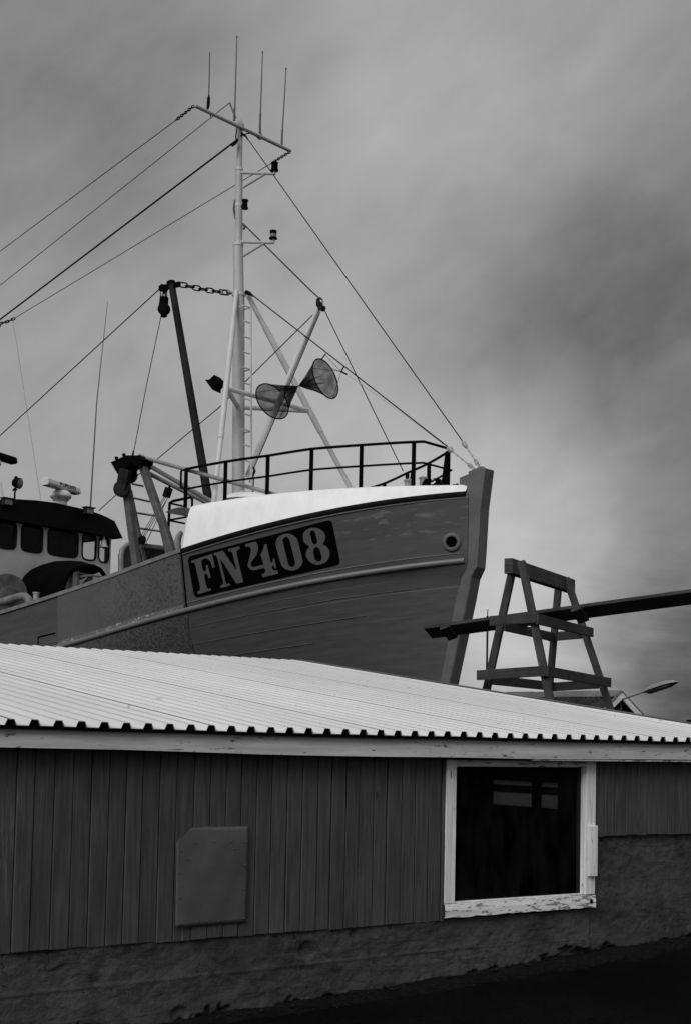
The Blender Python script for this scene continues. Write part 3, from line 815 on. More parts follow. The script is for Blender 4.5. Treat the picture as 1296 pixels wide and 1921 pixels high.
for side in (-1, 1):
    rows, uvs = [], []
    for lv in LVF:
        rw, uw = [], []
        for s in stations:
            b = zbelt(s); z = hull_pt(s, lv).z
            s2 = s
            if lv > 1 and s > -6: s2 = s + (stem_s(z) - stem_s(b)) * (1 - (-s - .30) / 5.7)   # lower strakes follow the raked stem
            p = hull_pt(s2, lv, side) if lv <= 1 else hull_pt(s2, lv, side)
            p.z = z; rw.append(p); uw.append((s, (lv * 4 if lv <= 1 else 4 + (lv - 1) * 7.6)))
        rows.append(rw); uvs.append(uw)
    mb.grid(rows, uv=uvs, flip=side > 0)
    if side < 0: star = rows
# transom
hull = mb.build('hull', 'hull', boat, angle=50)
hull_bvh = BVHTree.FromPolygons([tuple(p) for p in mb.v], mb.f)
def on_hull(px, py, off=0.0):
    d = ray(px, py).normalized(); o = BO.loc(EYE); dl = V((d.dot(BO.x), d.dot(BO.y), d.z))
    hit, n, i, dist = hull_bvh.ray_cast(o, dl)
    if hit is None: return None
    if n.dot(dl) > 0: n = -n
    return hit + n * off
# bulwark inside and main deck
mb = MB(); sa = [s for s in stations if s <= -5.22]
for side in (-1, 1):
    mb.grid([[(s, side * (bs(s) - .10), zs(s) - .0) for s in sa], [(s, side * max(bs(s) - .36, .0), zs(s) - .95) for s in sa]])
mb.grid([[(s, -max(bs(s) - .36, .0), zs(s) - .95) for s in sa], [(s, 0, zs(s) - .90) for s in sa], [(s, max(bs(s) - .36, .0), zs(s) - .95) for s in sa]])
mb.build('main_deck', 'deckpaint', boat, norm=False)
def strip(fpt, ss, prof, name, mat, parent, side=-1):
    rows = []
    for (dy, dz) in prof: rows.append([(s, fpt(s, side).y + side * dy, fpt(s, side).z + dz) for s in ss])
    rows.append(rows[0]); mb = MB(); mb.grid(rows)
    for e in (0, -1):
        o = len(mb.v); mb.v += [V(r[e]) for r in rows[:-1]]; mb.face(range(o, o + len(rows) - 1))
    return mb.build(name, mat, parent, angle=50)
def fine(a, b, n): return [a + (b - a) * i / n for i in range(n + 1)]
for side in (-1, 1):
    strip(lambda s, sd: hull_pt(s, 0, sd), fine(-5.23, -20.7, 40), [(.035, -.045), (.035, .03), (-.13, .03), (-.13, -.01), (-.01, -.01), (-.01, -.045)], 'cap_rail', 'cap', boat, side)
    strip(lambda s, sd: hull_pt(s, 0, sd), fine(-.33, -5.21, 40), [(-.02, -.06), (.035, -.055), (.045, -.03), (.045, .0), (.03, .022), (-.02, .025)], 'gunwale', 'gunwale', boat, side)
    strip(lambda s, sd: hull_pt(s, .0, sd) + V((0, 0, -.085)), fine(-.30, -5.21, 40), [(-.02, -.012), (.008, -.010), (.008, .010), (-.02, .012)], 'gunwale_bead', 'stem', boat, side)
    strip(lambda s, sd: hull_pt(s, 1, sd), fine(-.33, -9.6, 60), [(-.02, -.05)] + [(.055 * math.cos(a), .052 * math.sin(a)) for a in (-1.3, -.8, -.3, .2, .7, 1.1, 1.4)] + [(-.02, .05)], 'rubbing_strake', 'strake', hull, side)
    for lv_, s_a, s_b in ((1.225, -1.0, -5.40), (1.445, -2.0, -5.36), (1.665, -3.0, -5.3)):
        strip(lambda s, sd: hull_pt(s, lv_, sd), fine(s_a, s_b, 40), [(-.012, -.007), (.006, -.005), (.006, .004), (-.012, .007)], 'plank_bead', 'bead', hull, side)
    strip(lambda s, sd: hull_pt(s, .885, sd), fine(-.36, -9.8, 60), [(-.01, -.008), (.012, -.006), (.012, .006), (-.01, .008)], 'plank_bead', 'strake', hull, side)
# sheathing plates on the starboard quarter
def plate(s0, s1, l0, l1, off, name, mat):
    rows = []; n = 30
    for j in range(13):
        lv = l0 + (l1 - l0) * j / 12; r = []
        for i in range(n + 1):
            s = s0 + (s1 - s0) * i / n - (max(0, lv - 1) * .42 if i == n else 0); p = hull_pt(s, lv); r.append((p.x, p.y - off, p.z))
        rows.append(r)
    mb = MB(); mb.grid(rows)
    rim = rows[0] + [r[-1] for r in rows[1:]] + rows[-1][::-1][1:] + [r[0] for r in rows[::-1]][1:]
    mb.grid([rim, [(a, b + off + .01, c) for a, b, c in rim]])
    return mb.build(name, mat, boat, norm=False, angle=60)
q = plate(-8.72, -5.27, .035, .96, .018, 'sheathing', 'sheath'); q['label'] = 'blistered lighter sheathing plate aft of the number board'
q = plate(-7.9, -5.19, 1.06, 1.75, .018, 'sheathing', 'sheath_low'); q['label'] = 'rough scaled lower sheathing plate'
mb = MB(); mb.tube([hull_pt(-5.23, l) + V((0, -.012, 0)) for l in (0, .2, .4, .6, .8, .95)], .016, 6); mb.build('plate_joint', 'plate', boat)
rows = [[tuple(hull_pt(s, l) + V((0, -.0225, 0))) for s in fine(-5.29, -8.7, 40)] for l in (.895, .965)]
mb = MB(); mb.grid(rows); mb.build('flaked_strip', 'flaky', boat, norm=False)
mb = MB()                                                               # freeing port outline
pp = [on_hull(x, y, .012) for x, y in ((73, 1213), (73, 1195), (105, 1187))]
mb.tube(pp, .012, 6); mb.build('freeing_port_seam', 'plate', boat)
# stem timber
mb = MB()
AFT = [(z, s - (.42 if z > 4.7 else .34)) for z, s in STEM]
fr = [(s, z) for z, s in STEM]
SW = .125
SW = .137
fpx = [(910, 878), (900.6, 953.6), (896, 1031), (893.5, 1064), (884, 1084), (877, 1122), (841, 1293)]
bpx = [(808, 1293), (840, 1150), (851, 1095), (857, 1070), (860, 1049), (874, 930), (874, 914), (861, 911), (861, 896), (878, 889)]
loop = [T(x, y, -SW) for x, y in fpx] + [V((-1.2, 0, 1.2)), V((-1.8, 0, .5)), V((-2.4, 0, .5)), V((-1.85, 0, 1.2))] + [T(x, y, -SW) for x, y in bpx]
mb.extrude([V((p.x, -SW, p.z)) for p in loop], (0, 2 * SW, 0)); stem = mb.build('stem', 'stem', boat, smooth=False, bevel=.018)
mb = MB(); mb.extrude([V((p.x, -SW - .018, p.z)) for p in (T(x, y, -SW) for x, y in ((873, 1075), (892, 1065.5), (883, 1085), (876, 1123), (840, 1293), (820, 1293), (860, 1105)))], (0, 2 * SW + .036, 0)); mb.build('stem_cheek', 'stem', boat, smooth=False, bevel=.010)
mb = MB(); ep = [T(x, y, -.04) for x, y in ((877, 889), (877, 884), (884, 881), (899, 875), (904, 874), (907, 878), (907, 882))]; mb.extrude([V((p.x, -.04, p.z)) for p in ep], (0, .08, 0)); mb.build('stem_eye_plate', 'stem', boat, smooth=False, bevel=.02)
# keel and the blocks it stands on
mb = MB(); mb.box((-19.5, -.13, .30), (-1.75, .13, .62)); mb.build('keel', 'stem', boat, smooth=False)
for s in (-3.5, -8, -12.5, -17):
    mb = MB(); mb.box((s - .2, -.7, -.35), (s + .2, .7, .297)); tag(mb.build('keel_block', 'timber', None, smooth=False, bevel=.01), 'timber block under the keel of the boat', 'block', 'keel blocks under the boat')
    o = bpy.data.objects[bpy.context.scene.objects[-1].name] if False else None
for o in [x for x in COL.objects if x.name.startswith('keel_block')]: o.location = BO.o; o.rotation_euler = (0, 0, BO.rz)

# forecastle (whaleback)
zw_tab = [(-5.5, 5.87), (-4.9, 5.92), (-4.0, 5.985), (-2.8, 6.05), (-1.9, 6.085), (-.6, 6.12), (-.3, 6.12)]
def zw(s): return lerp_tab(zw_tab, s)
INS = .30
def wb_sec(s, side):
    b = bs(s); a0 = zs(s) + .022; top = max(zw(s), a0 + .03); ins = min(INS, b * .8); pts = []
    for fx, fz in ((0, 0), (.10, .16), (.22, .38), (.34, .60), (.46, .78), (.58, .89), (.70, .95), (.84, .985), (1.0, 1.0)):
        pts.append(V((s, side * (b - ins * fx), a0 + (top - a0) * fz)))
    pts.append(V((s, side * (b - ins) * .5, top + .05 * b / 2.4))); pts.append(V((s, 0, top + .07 * b / 2.4))); return pts
mb = MB(); ss = fine(-.34, -5.22, 44)
for side in (-1, 1):
    rows = [wb_sec(s, side) for s in ss]; mb.grid(rows, flip=side < 0)
sec = wb_sec(-5.22, -1) + wb_sec(-5.22, 1)[::-1][1:]
sec = [V((p.x, p.y * .955, p.z)) for p in sec]; base = [V((-5.22, p.y * .93, zs(-5.22) - .95)) for p in sec]; mb.grid([sec, base])
fd = mb.build('foredeck', 'white', boat, norm=False, angle=50)
# lip at the aft edge of the foredeck
lp = [T(x, y, -2.12) for x, y in ((356, 954), (345, 951.5), (333, 951), (320, 954.5), (308, 960.5), (318, 963), (332, 965.5), (356, 968))]
mb = MB(); mb.extrude([V((p.x, -2.10, p.z)) for p in lp], (0, .9, 0)); mb.build('foredeck_lip', 'dark_grey', boat, smooth=False, bevel=.015)
mb = MB(); mb.lathe(S(445, 934, -6.0) + V((.35, 0, -.10)), (0, 0, 1), [(.55, 0), (.52, .06), (.40, .12), (.2, .15)], 24); mb.build('mast_coaming', 'white', boat)

# registration board and lettering, wrapped onto the planking
def decal(polys, off, name, mat, parent, cuts=3):
    bm = bmesh.new()
    flat = [V((x, y, 0)) for p in polys for x, y in p]
    tris = geometry.tessellate_polygon([[V((x, y, 0)) for x, y in p] for p in polys])
    vs = [bm.verts.new(p) for p in flat]
    for t in tris:
        try: bm.faces.new([vs[i] for i in t])
        except ValueError: pass
    for _ in range(8):
        es = [e for e in bm.edges if e.calc_length() > cuts]
        if not es: break
        bmesh.ops.subdivide_edges(bm, edges=es, cuts=1, use_grid_fill=False); bmesh.ops.triangulate(bm, faces=bm.faces[:])
    for v in bm.verts:
        p = on_hull(v.co.x, v.co.y, off); v.co = p
    bmesh.ops.recalc_face_normals(bm, faces=bm.faces)
    r = bmesh.ops.extrude_face_region(bm, geom=bm.faces[:])
    nv = [g for g in r['geom'] if isinstance(g, bmesh.types.BMVert)]
    for v in nv: v.co.y += .004
    bmesh.ops.recalc_face_normals(bm, faces=bm.faces)
    me = bpy.data.meshes.new(name); bm.to_mesh(me); bm.free(); me.materials.append(M[mat])
    o = bpy.data.objects.new(name, me); COL.objects.link(o); o.parent = parent; return o
def cA(L): return [(350 + a / 8.64, 1010 + b / 8.64) for a, b in L]
def cB(L): return [(460 + a / 7.2, 970 + b / 7.2) for a, b in L]
def rounded(quad, r):
    out = []; n = len(quad)
    for i in range(n):
        p, c, q = V(quad[i - 1]), V(quad[i]), V(quad[(i + 1) % n]); a, b = c + (p - c).normalized() * r, c + (q - c).normalized() * r
        for k in range(6):
            t = k / 5; x = (1 - t) ** 2 * a + 2 * t * (1 - t) * c + t * t * b; out.append((x.x, x.y))
    return out
quad = [(340 + a / 4.05, 960 + b / 4.05) for a, b in ((50, 343), (1142, 58), (1210, 400), (104, 655))]
nb = decal([rounded(quad, 9)], .010, 'number_board', 'plate', boat, 9); nb['label'] = 'black board with grey registration letters and numbers'
GL = {
 'F': [cA([(88, 362), (245, 310), (425, 250), (470, 465), (432, 478), (420, 430), (395, 370), (360, 335), (310, 322), (270, 340), (250, 365), (255, 430), (268, 490), (285, 525), (308, 532), (325, 515), (330, 480), (322, 440), (352, 430), (402, 635), (368, 648), (358, 605), (340, 575), (315, 570), (297, 595), (305, 660), (325, 745), (345, 800), (370, 815), (398, 808), (412, 840), (198, 905), (185, 862), (215, 850), (232, 820), (228, 780), (200, 640), (165, 480), (150, 420), (130, 390), (95, 392)])],
 'N': [cA([(448, 238), (600, 198), (800, 490), (818, 490), (790, 380), (765, 280), (745, 220), (725, 207), (692, 212), (682, 172), (862, 128), (880, 168), (850, 175), (825, 195), (820, 240), (845, 360), (930, 705), (820, 737), (575, 348), (558, 360), (590, 480), (640, 700), (655, 735), (675, 738), (705, 725), (718, 762), (565, 803), (553, 768), (590, 752), (605, 730), (600, 690), (555, 500), (510, 320), (490, 280), (460, 278)])],
 '4': [cB([(8, 365), (150, 330), (180, 390), (182, 440), (160, 510), (110, 580), (85, 615), (82, 645), (100, 668), (130, 672), (255, 640), (215, 500), (245, 450), (260, 400), (262, 370), (293, 360), (345, 600), (365, 612), (382, 600), (378, 565), (398, 553), (427, 680), (405, 690), (395, 660), (378, 650), (368, 665), (372, 700), (395, 718), (440, 720), (453, 762), (245, 813), (228, 772), (265, 760), (283, 730), (275, 700), (255, 688), (130, 717), (90, 712), (60, 690), (42, 655), (48, 610), (75, 520), (88, 440), (75, 405), (55, 398), (15, 402)])],
 '0': [cB([(417, 350), (430, 300), (470, 255), (530, 228), (590, 222), (650, 240), (695, 280), (715, 320), (775, 560), (782, 600), (765, 650), (725, 695), (670, 717), (610, 720), (555, 705), (510, 670), (485, 620), (440, 460), (420, 385)]), cB([(510, 310), (525, 280), (555, 264), (585, 272), (602, 300), (680, 600), (684, 635), (665, 665), (630, 675), (600, 660), (582, 620), (540, 450)])],
 '8': [cB([(783, 270), (790, 220), (830, 170), (890, 145), (950, 142), (1010, 158), (1060, 200), (1085, 250), (1080, 310), (1050, 365), (1105, 400), (1140, 450), (1145, 510), (1125, 570), (1080, 618), (1020, 640), (960, 645), (900, 620), (850, 575), (825, 520), (828, 470), (850, 425), (880, 400), (830, 370), (795, 325)]), cB([(878, 225), (882, 195), (905, 178), (930, 183), (948, 205), (978, 320), (975, 350), (955, 370), (930, 368), (910, 345)]), cB([(920, 470), (930, 430), (955, 405), (985, 408), (1008, 430), (1042, 535), (1035, 575), (1010, 598), (975, 597), (945, 570)])],
}
for ch, pol in GL.items(): decal(pol, .016, 'lettering', 'letters', nb, 9)
# hawse ring
hc = on_hull(846.5, 1017, .01); hx = (on_hull(852, 1017, .01) - on_hull(841, 1017, .01)).normalized(); hz = (on_hull(846, 1011, .01) - on_hull(846, 1023, .01)).normalized(); hn = hx.cross(hz).normalized()
if hn.y > 0: hn = -hn
mb = MB()
x, y = hx, hn.cross(hx)
def ringpts(c, r, n=28): return [c + (x * math.cos(2 * math.pi * k / n) + y * math.sin(2 * math.pi * k / n)) * r for k in range(n)]
R5 = [ringpts(hc - hn * .03, .165), ringpts(hc + hn * .025, .160), ringpts(hc + hn * .035, .145), ringpts(hc + hn * .030, .105), ringpts(hc - hn * .005, .092)]
for r in R5: r.append(r[0])
mb.grid(R5); hr = mb.build('hawse_ring', 'stem', boat, angle=50)
mb = MB(); mb.lathe(hc - hn * .01, hn, [(.105, 0), (.105, .006)], 24); mb.build('hawse_hole', 'plate', hr)

# --- railing round the foredeck
rf_ = lambda s: max(bs(s) - .33, .1)
rail = MB()
near_top = [solve(x, y, rf_) for x, y in ((350, 880), (424, 866), (503, 855), (585, 842), (678, 835), (776, 829), (795, 828.5))]
ztop = [(s, z) for s, z in near_top]
def zr(s): return lerp_tab(sorted(ztop), s)
s_f = near_top[-1][0]
side_s = fine(near_top[0][0], s_f, 24)
path = [V((s, -rf_(s), zr(s))) for s in side_s] + [V((s, rf_(s), zr(s))) for s in side_s[::-1]]
def drop(P, k): return [p - V((0, 0, k)) for p in P]
aft0 = [V((near_top[0][0], -rf_(near_top[0][0]), near_top[0][1]))]
rl = MB().tube(path, .026, 8).build('railing', 'black_paint', boat); rl['label'] = 'black pipe railing round the foredeck'
MB().tube(drop(path, .385), .020, 8).build('mid_rail', 'black_paint', rl)
posts_s = [near_top[i][0] for i in range(6)]
for s in posts_s:
    for side in (-1, 1):
        b = rf_(s); MB().bar((s, side * b, zw(s) - .03), (s, side * b, zr(s) - .005), .075, .03, V((0, 1, 0))).build('post', 'black_paint', rl, smooth=False)
for s in (-1.2, -2.6, -4.1):                                            # braced posts of the far side
    b = rf_(s); mb = MB(); mb.extrude([(s - .13, b - .10, zw(s)), (s + .09, b - .10, zw(s)), (s + .02, b - .10, zr(s) - .02), (s - .02, b - .10, zr(s) - .02)], (0, .02, 0)); mb.build('post_gusset', 'black_paint', rl, smooth=False)
# aft ends of the rail return inboard
s0 = near_top[0][0]
for k, side in ((0, -1), (1, 1)):
    b = rf_(s0); mb = MB().tube([V((s0, side * b, zr(s0))), V((s0 - .16, side * (b - .02), zr(s0) - .02)), V((s0 - .16, side * (b - .02), zr(s0) - .34)), V((s0, side * b, zr(s0) - .385))], .022, 8); mb.build('rail_return', 'black_paint', rl)
# ladder rail at the break of the foredeck
mb = MB(); a = [S(317, 942, -6.3), S(352, 933, -6.3), S(362, 935, -6.6)]
mb.tube([S(316, 1003, -6.3), S(319, 943, -6.3), S(325, 940, -6.3), S(368, 931, -6.3)], .028, 8); mb.tube([S(319, 944, -6.3), S(346, 950, -6.3)], .02, 8); mb.tube([S(361, 934, -6.3), S(361, 952, -6.3)], .024, 8)
mb.tube([S(316, 976, -6.3), S(350, 970, -6.3)], .02, 8); mb.tube([S(316, 976, -6.3), S(347, 982, -6.3)], .02, 8)
mb.build('ladder_rail', 'black_paint', boat)
# bow fittings
for (x0, y0, x1, y1, t, r, mt) in ((764, 901, 765, 916, -.15, .075, 'bollard'), (795, 896, 793, 914, .2, .075, 'bollard')):
    a, b = T(x0, y0, t), T(x1, y1, t); mb = MB(); mb.lathe(b, (0, 0, 1), [(r * .9, 0), (r * .9, a.z - b.z - .04), (r * 1.2, a.z - b.z - .02), (r * 1.2, a.z - b.z), (r * .7, a.z - b.z + .02)], 18); mb.build('bollard', mt, boat)
fl = [(788, 914), (793, 903), (797, 898), (803, 897), (802, 902), (800, 906), (804, 908), (812, 908), (816, 904), (816, 899), (811, 898), (810, 897), (820, 897), (825, 905), (829, 914)]
mb = MB(); mb.extrude([T(x, y, -.32) for x, y in fl], (0, .10, 0)); mb.build('fairlead', 'black_paint', boat, smooth=False)
mb = MB()
for x, y in ((851, 911), (857, 910)): mb.lathe(T(x, y + 2, -.1), (0, 0, 1), [(.02, 0), (.03, .02), (.028, .04), (.01, .05)], 10)
mb.build('deck_eye', 'black_paint', boat)

# --- mast
MS = T(448, 925, 0).x
def mpt(px, py): return T(px, py, 0)
mast_px = [(447.5, 945, 24.5), (448, 740, 23.5), (448.2, 556, 22.5), (448.2, 552, 20.5), (446.8, 462, 19.5), (447.6, 456, 15), (448.6, 415, 14.5), (448.6, 320, 14), (449.2, 314, 11.5), (451, 236, 10.5)]
pts = [mpt(a, b) for a, b, c in mast_px]; rad = []
for (a, b, c), p in zip(mast_px, pts): rad.append(c / 2 / FPX * (BO.o + BO.x * p.x + BO.y * p.y).y)
mast = MB().tube(pts, rad, 16).build('mast', 'mast_white', boat, angle=30)
tp = mpt(451.2, 236); mb = MB(); mb.lathe(tp, (pts[-1] - pts[-2]), [(.075, -.03), (.085, .0), (.085, .02), (.005, .16)], 18); mb.build('mast_cap', 'mast_white', mast)
for (a, b, c) in ((448.2, 553, 24.5), (447.2, 459, 20.5), (448.8, 317, 14.8), (448.6, 385, 15.2)):
    p = mpt(a, b); r = c / 2 / FPX * 29.5; mb = MB(); mb.lathe(p, (0, 0, 1), [(r, -.03), (r, .03)], 18); mb.build('collar', 'leg_white', mast)
ms = lambda x, y: S(x, y, MS - .15)
YA, YB = ms(366, 198), ms(545, 283)
yard = MB().tube([YA, YB], .040, 10).build('crosstree', 'mast_white', mast)
MB().tube([ms(431, 192), ms(443, 222)], .02, 8).build('stay_spreader', 'galv', mast)
for (x0, y0, x1, y1, bx, by, thick) in ((392, 186, 394, 98, 389, 205, True), (441, 212, 445, 69, 440, 226, False), (489, 222, 493, 98, 488, 250, False), (530, 253, 537, 129, 529, 276, False)):
    mb = MB()
    if thick: mb.tube([ms(bx, by + 2), ms(391, 200), ms(391.5, 192), ms(392, 184), ms(392.5, 178)], [.02, .03, .035, .03, .012], 8); mb.tube([ms(392.5, 178), ms(x1, y1)], [.011, .008], 6)
    else:
        mb.tube([ms(bx, by), ms(bx + .3, by - 18), ms(x0, y0 - 10)], [.026, .022, .020], 8); mb.tube([ms(x0, y0 - 8), ms((x0 + x1) / 2, (y0 + y1) / 2), ms(x1, y1)], [.015, .013, .010], 8); mb.lathe(ms(x1, y1), (0, 0, 1), [(.016, -.02), (.016, .02)], 8)
    mb.build('whip_antenna', 'wire_black' if thick else 'whip', mast)
mb = MB(); mb.tube([ms(452, 255), ms(458, 252), ms(470, 250), ms(480, 255), ms(488, 262), ms(494, 258), ms(488, 247)], .012, 6); mb.build('antenna_cable', 'wire_black', mast); MB().tube([ms(445, 240), ms(443, 255), ms(444, 268)], .014, 6).build('antenna_cable', 'wire_black', mast); MB().tube([ms(388, 205), ms(393, 208), ms(397, 222)], .009, 6).build('antenna_cable', 'wire_black', mast)
def lamp(px, py, w_, h_, dark):
    p = T(px, py, 0); k = 29.0 / FPX; r = w_ / 2 * k; hh = h_ * k; mb = MB()
    mb.lathe(p - Z * hh / 2, Z, [(r * 1.1, 0), (r * 1.1, hh * .12), (r * .85, hh * .16), (r * .85, hh * .62), (r * .95, hh * .66), (r * .95, hh * .92), (r * .6, hh)], 18)
    l = mb.build('mast_lamp', 'black_paint', mast); mb = MB(); mb.lathe(p - Z * hh / 2, Z, [(r * .9, hh * .2), (r * .9, hh * .56)], 18); mb.build('lamp_glass', 'black_paint' if dark else 'lens', mast)
lamp(515.5, 312, 14, 18, True); lamp(513, 440, 14, 17, False)
p = T(460, 383, -.12); mb = MB(); mb.lathe(p - Z * .10, Z, [(.07, 0), (.07, .03), (.055, .04), (.055, .15), (.07, .16), (.07, .19), (.03, .20)], 16); mb.bar(p + V((-.14, .05, 0)), p, .03, .05); mb.build('mast_lamp', 'black_paint', mast)
for (y0, xe, ye, yb_) in ((324, 515, 326, 352), (454, 513, 455, 481)):
    mb = MB(); mb.tube([mpt(453, y0), mpt(xe, ye)], .030, 10); mb.tube([mpt(xe, ye + 1), mpt(xe + .5, ye - 9)], .028, 10); mb.tube([mpt(497, ye + 1), mpt(456, yb_)], .024, 8); mb.build('lamp_bracket', 'mast_white', mast)
mb = MB(); mb.tube([mpt(441, 375), mpt(439, 392), mpt(440, 400), mpt(442, 410)], .022, 8); mb.build('mast_fitting', 'rusty_grey', mast); MB().tube([mpt(456, 420), mpt(460, 426), mpt(457, 430)], .025, 8).build('mast_fitting', 'rusty_grey', mast)
for y in (322, 395): 
    pass
# mast legs, braces
def leg(px0, py0, px1, py1, t1, mt, name='mast_leg'):
    a, b = T(px0, py0, 0 if t1 is None else (t1 * .06)), T(px1, py1, t1); r = .062
    f = 76 / 400
    mb = MB(); q1 = a.lerp(b, .17); q2 = a.lerp(b, .71); mb.tube([a, q1], .05, 12); mb.tube([q1, q2], .062, 12); mb.tube([q2, b], .052, 12); mb.bar(b + V((-.12, 0, 0)), b + V((.12, 0, 0)), .16, .03); return a, b, mb.build(name, mt, boat)
A0, A1, _ = leg(444, 546, 401, 945, -1.75, 'leg_white')
P0_, P1_, _ = leg(464, 551, 658, 917, 1.75, 'tube_grey')
def on_leg(a, b, py):                                                   # point of a leg that shows at height py
    lo, hi = 0.0, 1.0
    for _ in range(40):
        m_ = (lo + hi) / 2; P = a.lerp(b, m_); Wp = BO.o + BO.x * P.x + BO.y * P.y + Z * P.z
        q = CAMR.transposed() @ (Wp - EYE); y_ = CY - FPX * q.y / -q.z
        if y_ < py: lo = m_
        else: hi = m_
    return a.lerp(b, lo)
la, lb = on_leg(A0, A1, 728), on_leg(P0_, P1_, 771)
for a, b in ((la, lb), (lb, mpt(449, 764)), (la, mpt(447, 763))): MB().tube([a, b], .048, 10).build('leg_brace', 'tube_grey', boat)
# ladder on the mast
ft = -.02
mb = MB(); xst = [(470.5, 574), (471.5, 740), (472, 905), (472, 922)]
mb.tube([T(x, y, .0) for x, y in xst], .021, 8)
for k in range(13):
    y = 574 + k * 29.0; mb.tube([T(471, y + 3, 0), T(457.5, y - 1, -.15)], .017, 6)
    if k % 4 == 0: mb.tube([T(471, y + 3, 0), T(459, y + 6, .1)], .017, 6); mb.tube([T(457.5, y - 1, -.15), T(450, y + 2, -.14)], .017, 6)
mb.build('mast_ladder', 'leg_white', mast)
# floodlight on the starboard leg
p = on_leg(A0, A1, 722); c = T(406.5, 719, p.y - .05)
mb = MB(); d1 = V((-.75, -.2, -.62)).normalized(); x, y = frame_of(d1)
mb.extrude([c - d1 * .1 + x * a * .13 + y * b * .10 for a, b in ((-1, -1), (1, -1), (1, 1), (-1, 1))], d1 * .14)
rows = [[c + d1 * .04 + x * a * .13 + y * b * .10 for a, b in ((-1, -1), (1, -1), (1, 1), (-1, 1), (-1, -1))], [c + d1 * .1 + x * a * .17 + y * b * .14 for a, b in ((-1, -1), (1, -1), (1, 1), (-1, 1), (-1, -1))]]
mb.grid(rows); mb.bar(c - d1 * .1, p, .05, .05); fl_ = mb.build('floodlight', 'black_paint', boat, smooth=False)
mb = MB(); mb.extrude([c + d1 * .075 + x * a * .14 + y * b * .115 for a, b in ((-1, -1), (1, -1), (1, 1), (-1, 1))], d1 * .006); mb.build('lamp_glass', 'lens', fl_, smooth=False)

# --- cargo boom forward of the mast
BT, BF = T(604, 563, 0.0), T(464, 893, .35)
boom = MB().tube([BF, BF.lerp(BT, .1), BF.lerp(BT, .9), BT], [.05, .056, .052, .045], 12).build('cargo_boom', 'boom_white', boat)
mb = MB(); mb.lathe(BT + V((-.06, .0, .0)), (0, 0, 1), [(.04, -.14), (.07, -.09), (.07, .02), (.03, .06)], 12); mb.lathe(T(604, 578, 0), (0, 1, 0), [(.06, -.05), (.06, .05)], 14); mb.build('boom_head', 'dark_steel', boom)
# --- dark derrick boom
D0, D1 = T(391, 935, -1.15), T(322, 530, -1.15)
der = MB().tube([D0, D1], [.088, .070], 14).build('derrick', 'boom_grey', boat)
mb = MB(); mb.lathe(D1 + V((0, 0, -.05)), (D1 - D0), [(.09, 0), (.09, .07)], 14); mb.bar(T(300, 541, -1.15), T(338, 533, -1.15), .06, .10); mb.lathe(T(305, 540, -1.2), (0, 1, 0), [(.08, -.02), (.08, .1)], 12); mb.build('derrick_head', 'black_paint', der)
mb = MB(); mb.chain(T(338, 533, -1.15), T(425, 549, -.20), .19, .10, .0145, .02); mb.build('chain', 'black_paint', der)
mb = MB(); mb.chain(T(420, 548, -.22), T(438, 550, -.05), .16, .10, .02); mb.build('shackle', 'galv', der)
blk = MB(); bc_ = T(308, 580, -1.2); s_ = .0107
blk.lathe(bc_ - V((-.03, .04, 0)), (-.55, .83, 0), [(.10, 0), (.128, .012), (.128, .088), (.10, .10)], 22); blk.extrude([bc_ + V((a * .83, a * .55 - .055, b)) for a, b in ((-.07, .05), (.05, .05), (.05, .26), (-.05, .26))], (0, .11, 0)); blk.bar(bc_ + V((-.045, 0, -.14)), bc_ + V((.06, 0, -.14)), .08, .05)
pb = blk.build('pulley_block', 'black_paint', None); pb.location = BO.o; pb.rotation_euler = (0, 0, BO.rz)
tag(pb, 'round black pulley block hanging from the head of the dark derrick boom', 'pulley')
mb = MB(); mb.chain(T(309, 541, -1.2), bc_ + V((0, 0, .24)), .12, .07, .014); mb.tube([T(301, 545, -1.2), T(303, 562, -1.2)], .011, 6); mb.tube([T(313, 543, -1.2), T(314, 562, -1.2)], .011, 6); sh_ = mb.build('hanging_chain', 'black_paint', pb)

# --- wires and ropes
def wire(name, pts, r, mat='wire'): return MB().tube(pts, r, 6).build(name, mat, boat)
HEAD = T(890, 880, 0) ; HEAD2 = T(897, 878, 0)
wire('forestay', [mpt(462, 256), T(868, 829, 0)], .0105)
wire('forestay', [mpt(468, 549), T(838, 837, 0)], .0125)
def bottle(a, b, ra):
    mb = MB(); mb.tube([a, b], .0095, 8); d = (b - a); L = d.length; d = d.normalized()
    mb.lathe(a + d * .02, d, [(.02, -.06), (.038, -.03), (ra, .0), (ra, .05), (.03, .08), (.012, .12)], 10)
    for f, r in ((.34, .017), (.52, .020), (.68, .017), (.82, .022)): mb.lathe(a + d * L * f, d, [(.010, -.035), (r, -.02), (r, .02), (.010, .035)], 8)
    x, y = frame_of(d); mb.link(b - d * .03, d, x, .13, .075, .014); mb.link(b - d * .12, d, y, .10, .06, .012); mb.build('turnbuckle', 'galv', boat)
bottle(T(869, 831, 0), T(899, 876, 0), .040); bottle(T(841, 841, 0), T(889, 880, 0), .052)
mb = MB(); mb.tube([mpt(453, 250), mpt(462, 256), mpt(465, 262)], [.03, .02, .012], 8); mb.build('stay_shackle', 'wire_black', boat)
mb = MB(); mb.tube([mpt(462, 548), mpt(469, 551), mpt(476, 556)], [.045, .04, .014], 8); mb.build('stay_shackle', 'wire_black', boat)
wire('topping_lift', [mpt(458, 421), T(583, 545, 0), T(602, 562, 0)], .013, 'wire_black')
wire('guy_rope', [T(608, 580, 0), T(750, 872, .45), T(756, 884, .5)], .010)
wire('boom_rope', [T(601, 585, 0), T(542, 725, .05), T(476, 880, .1)], .010)
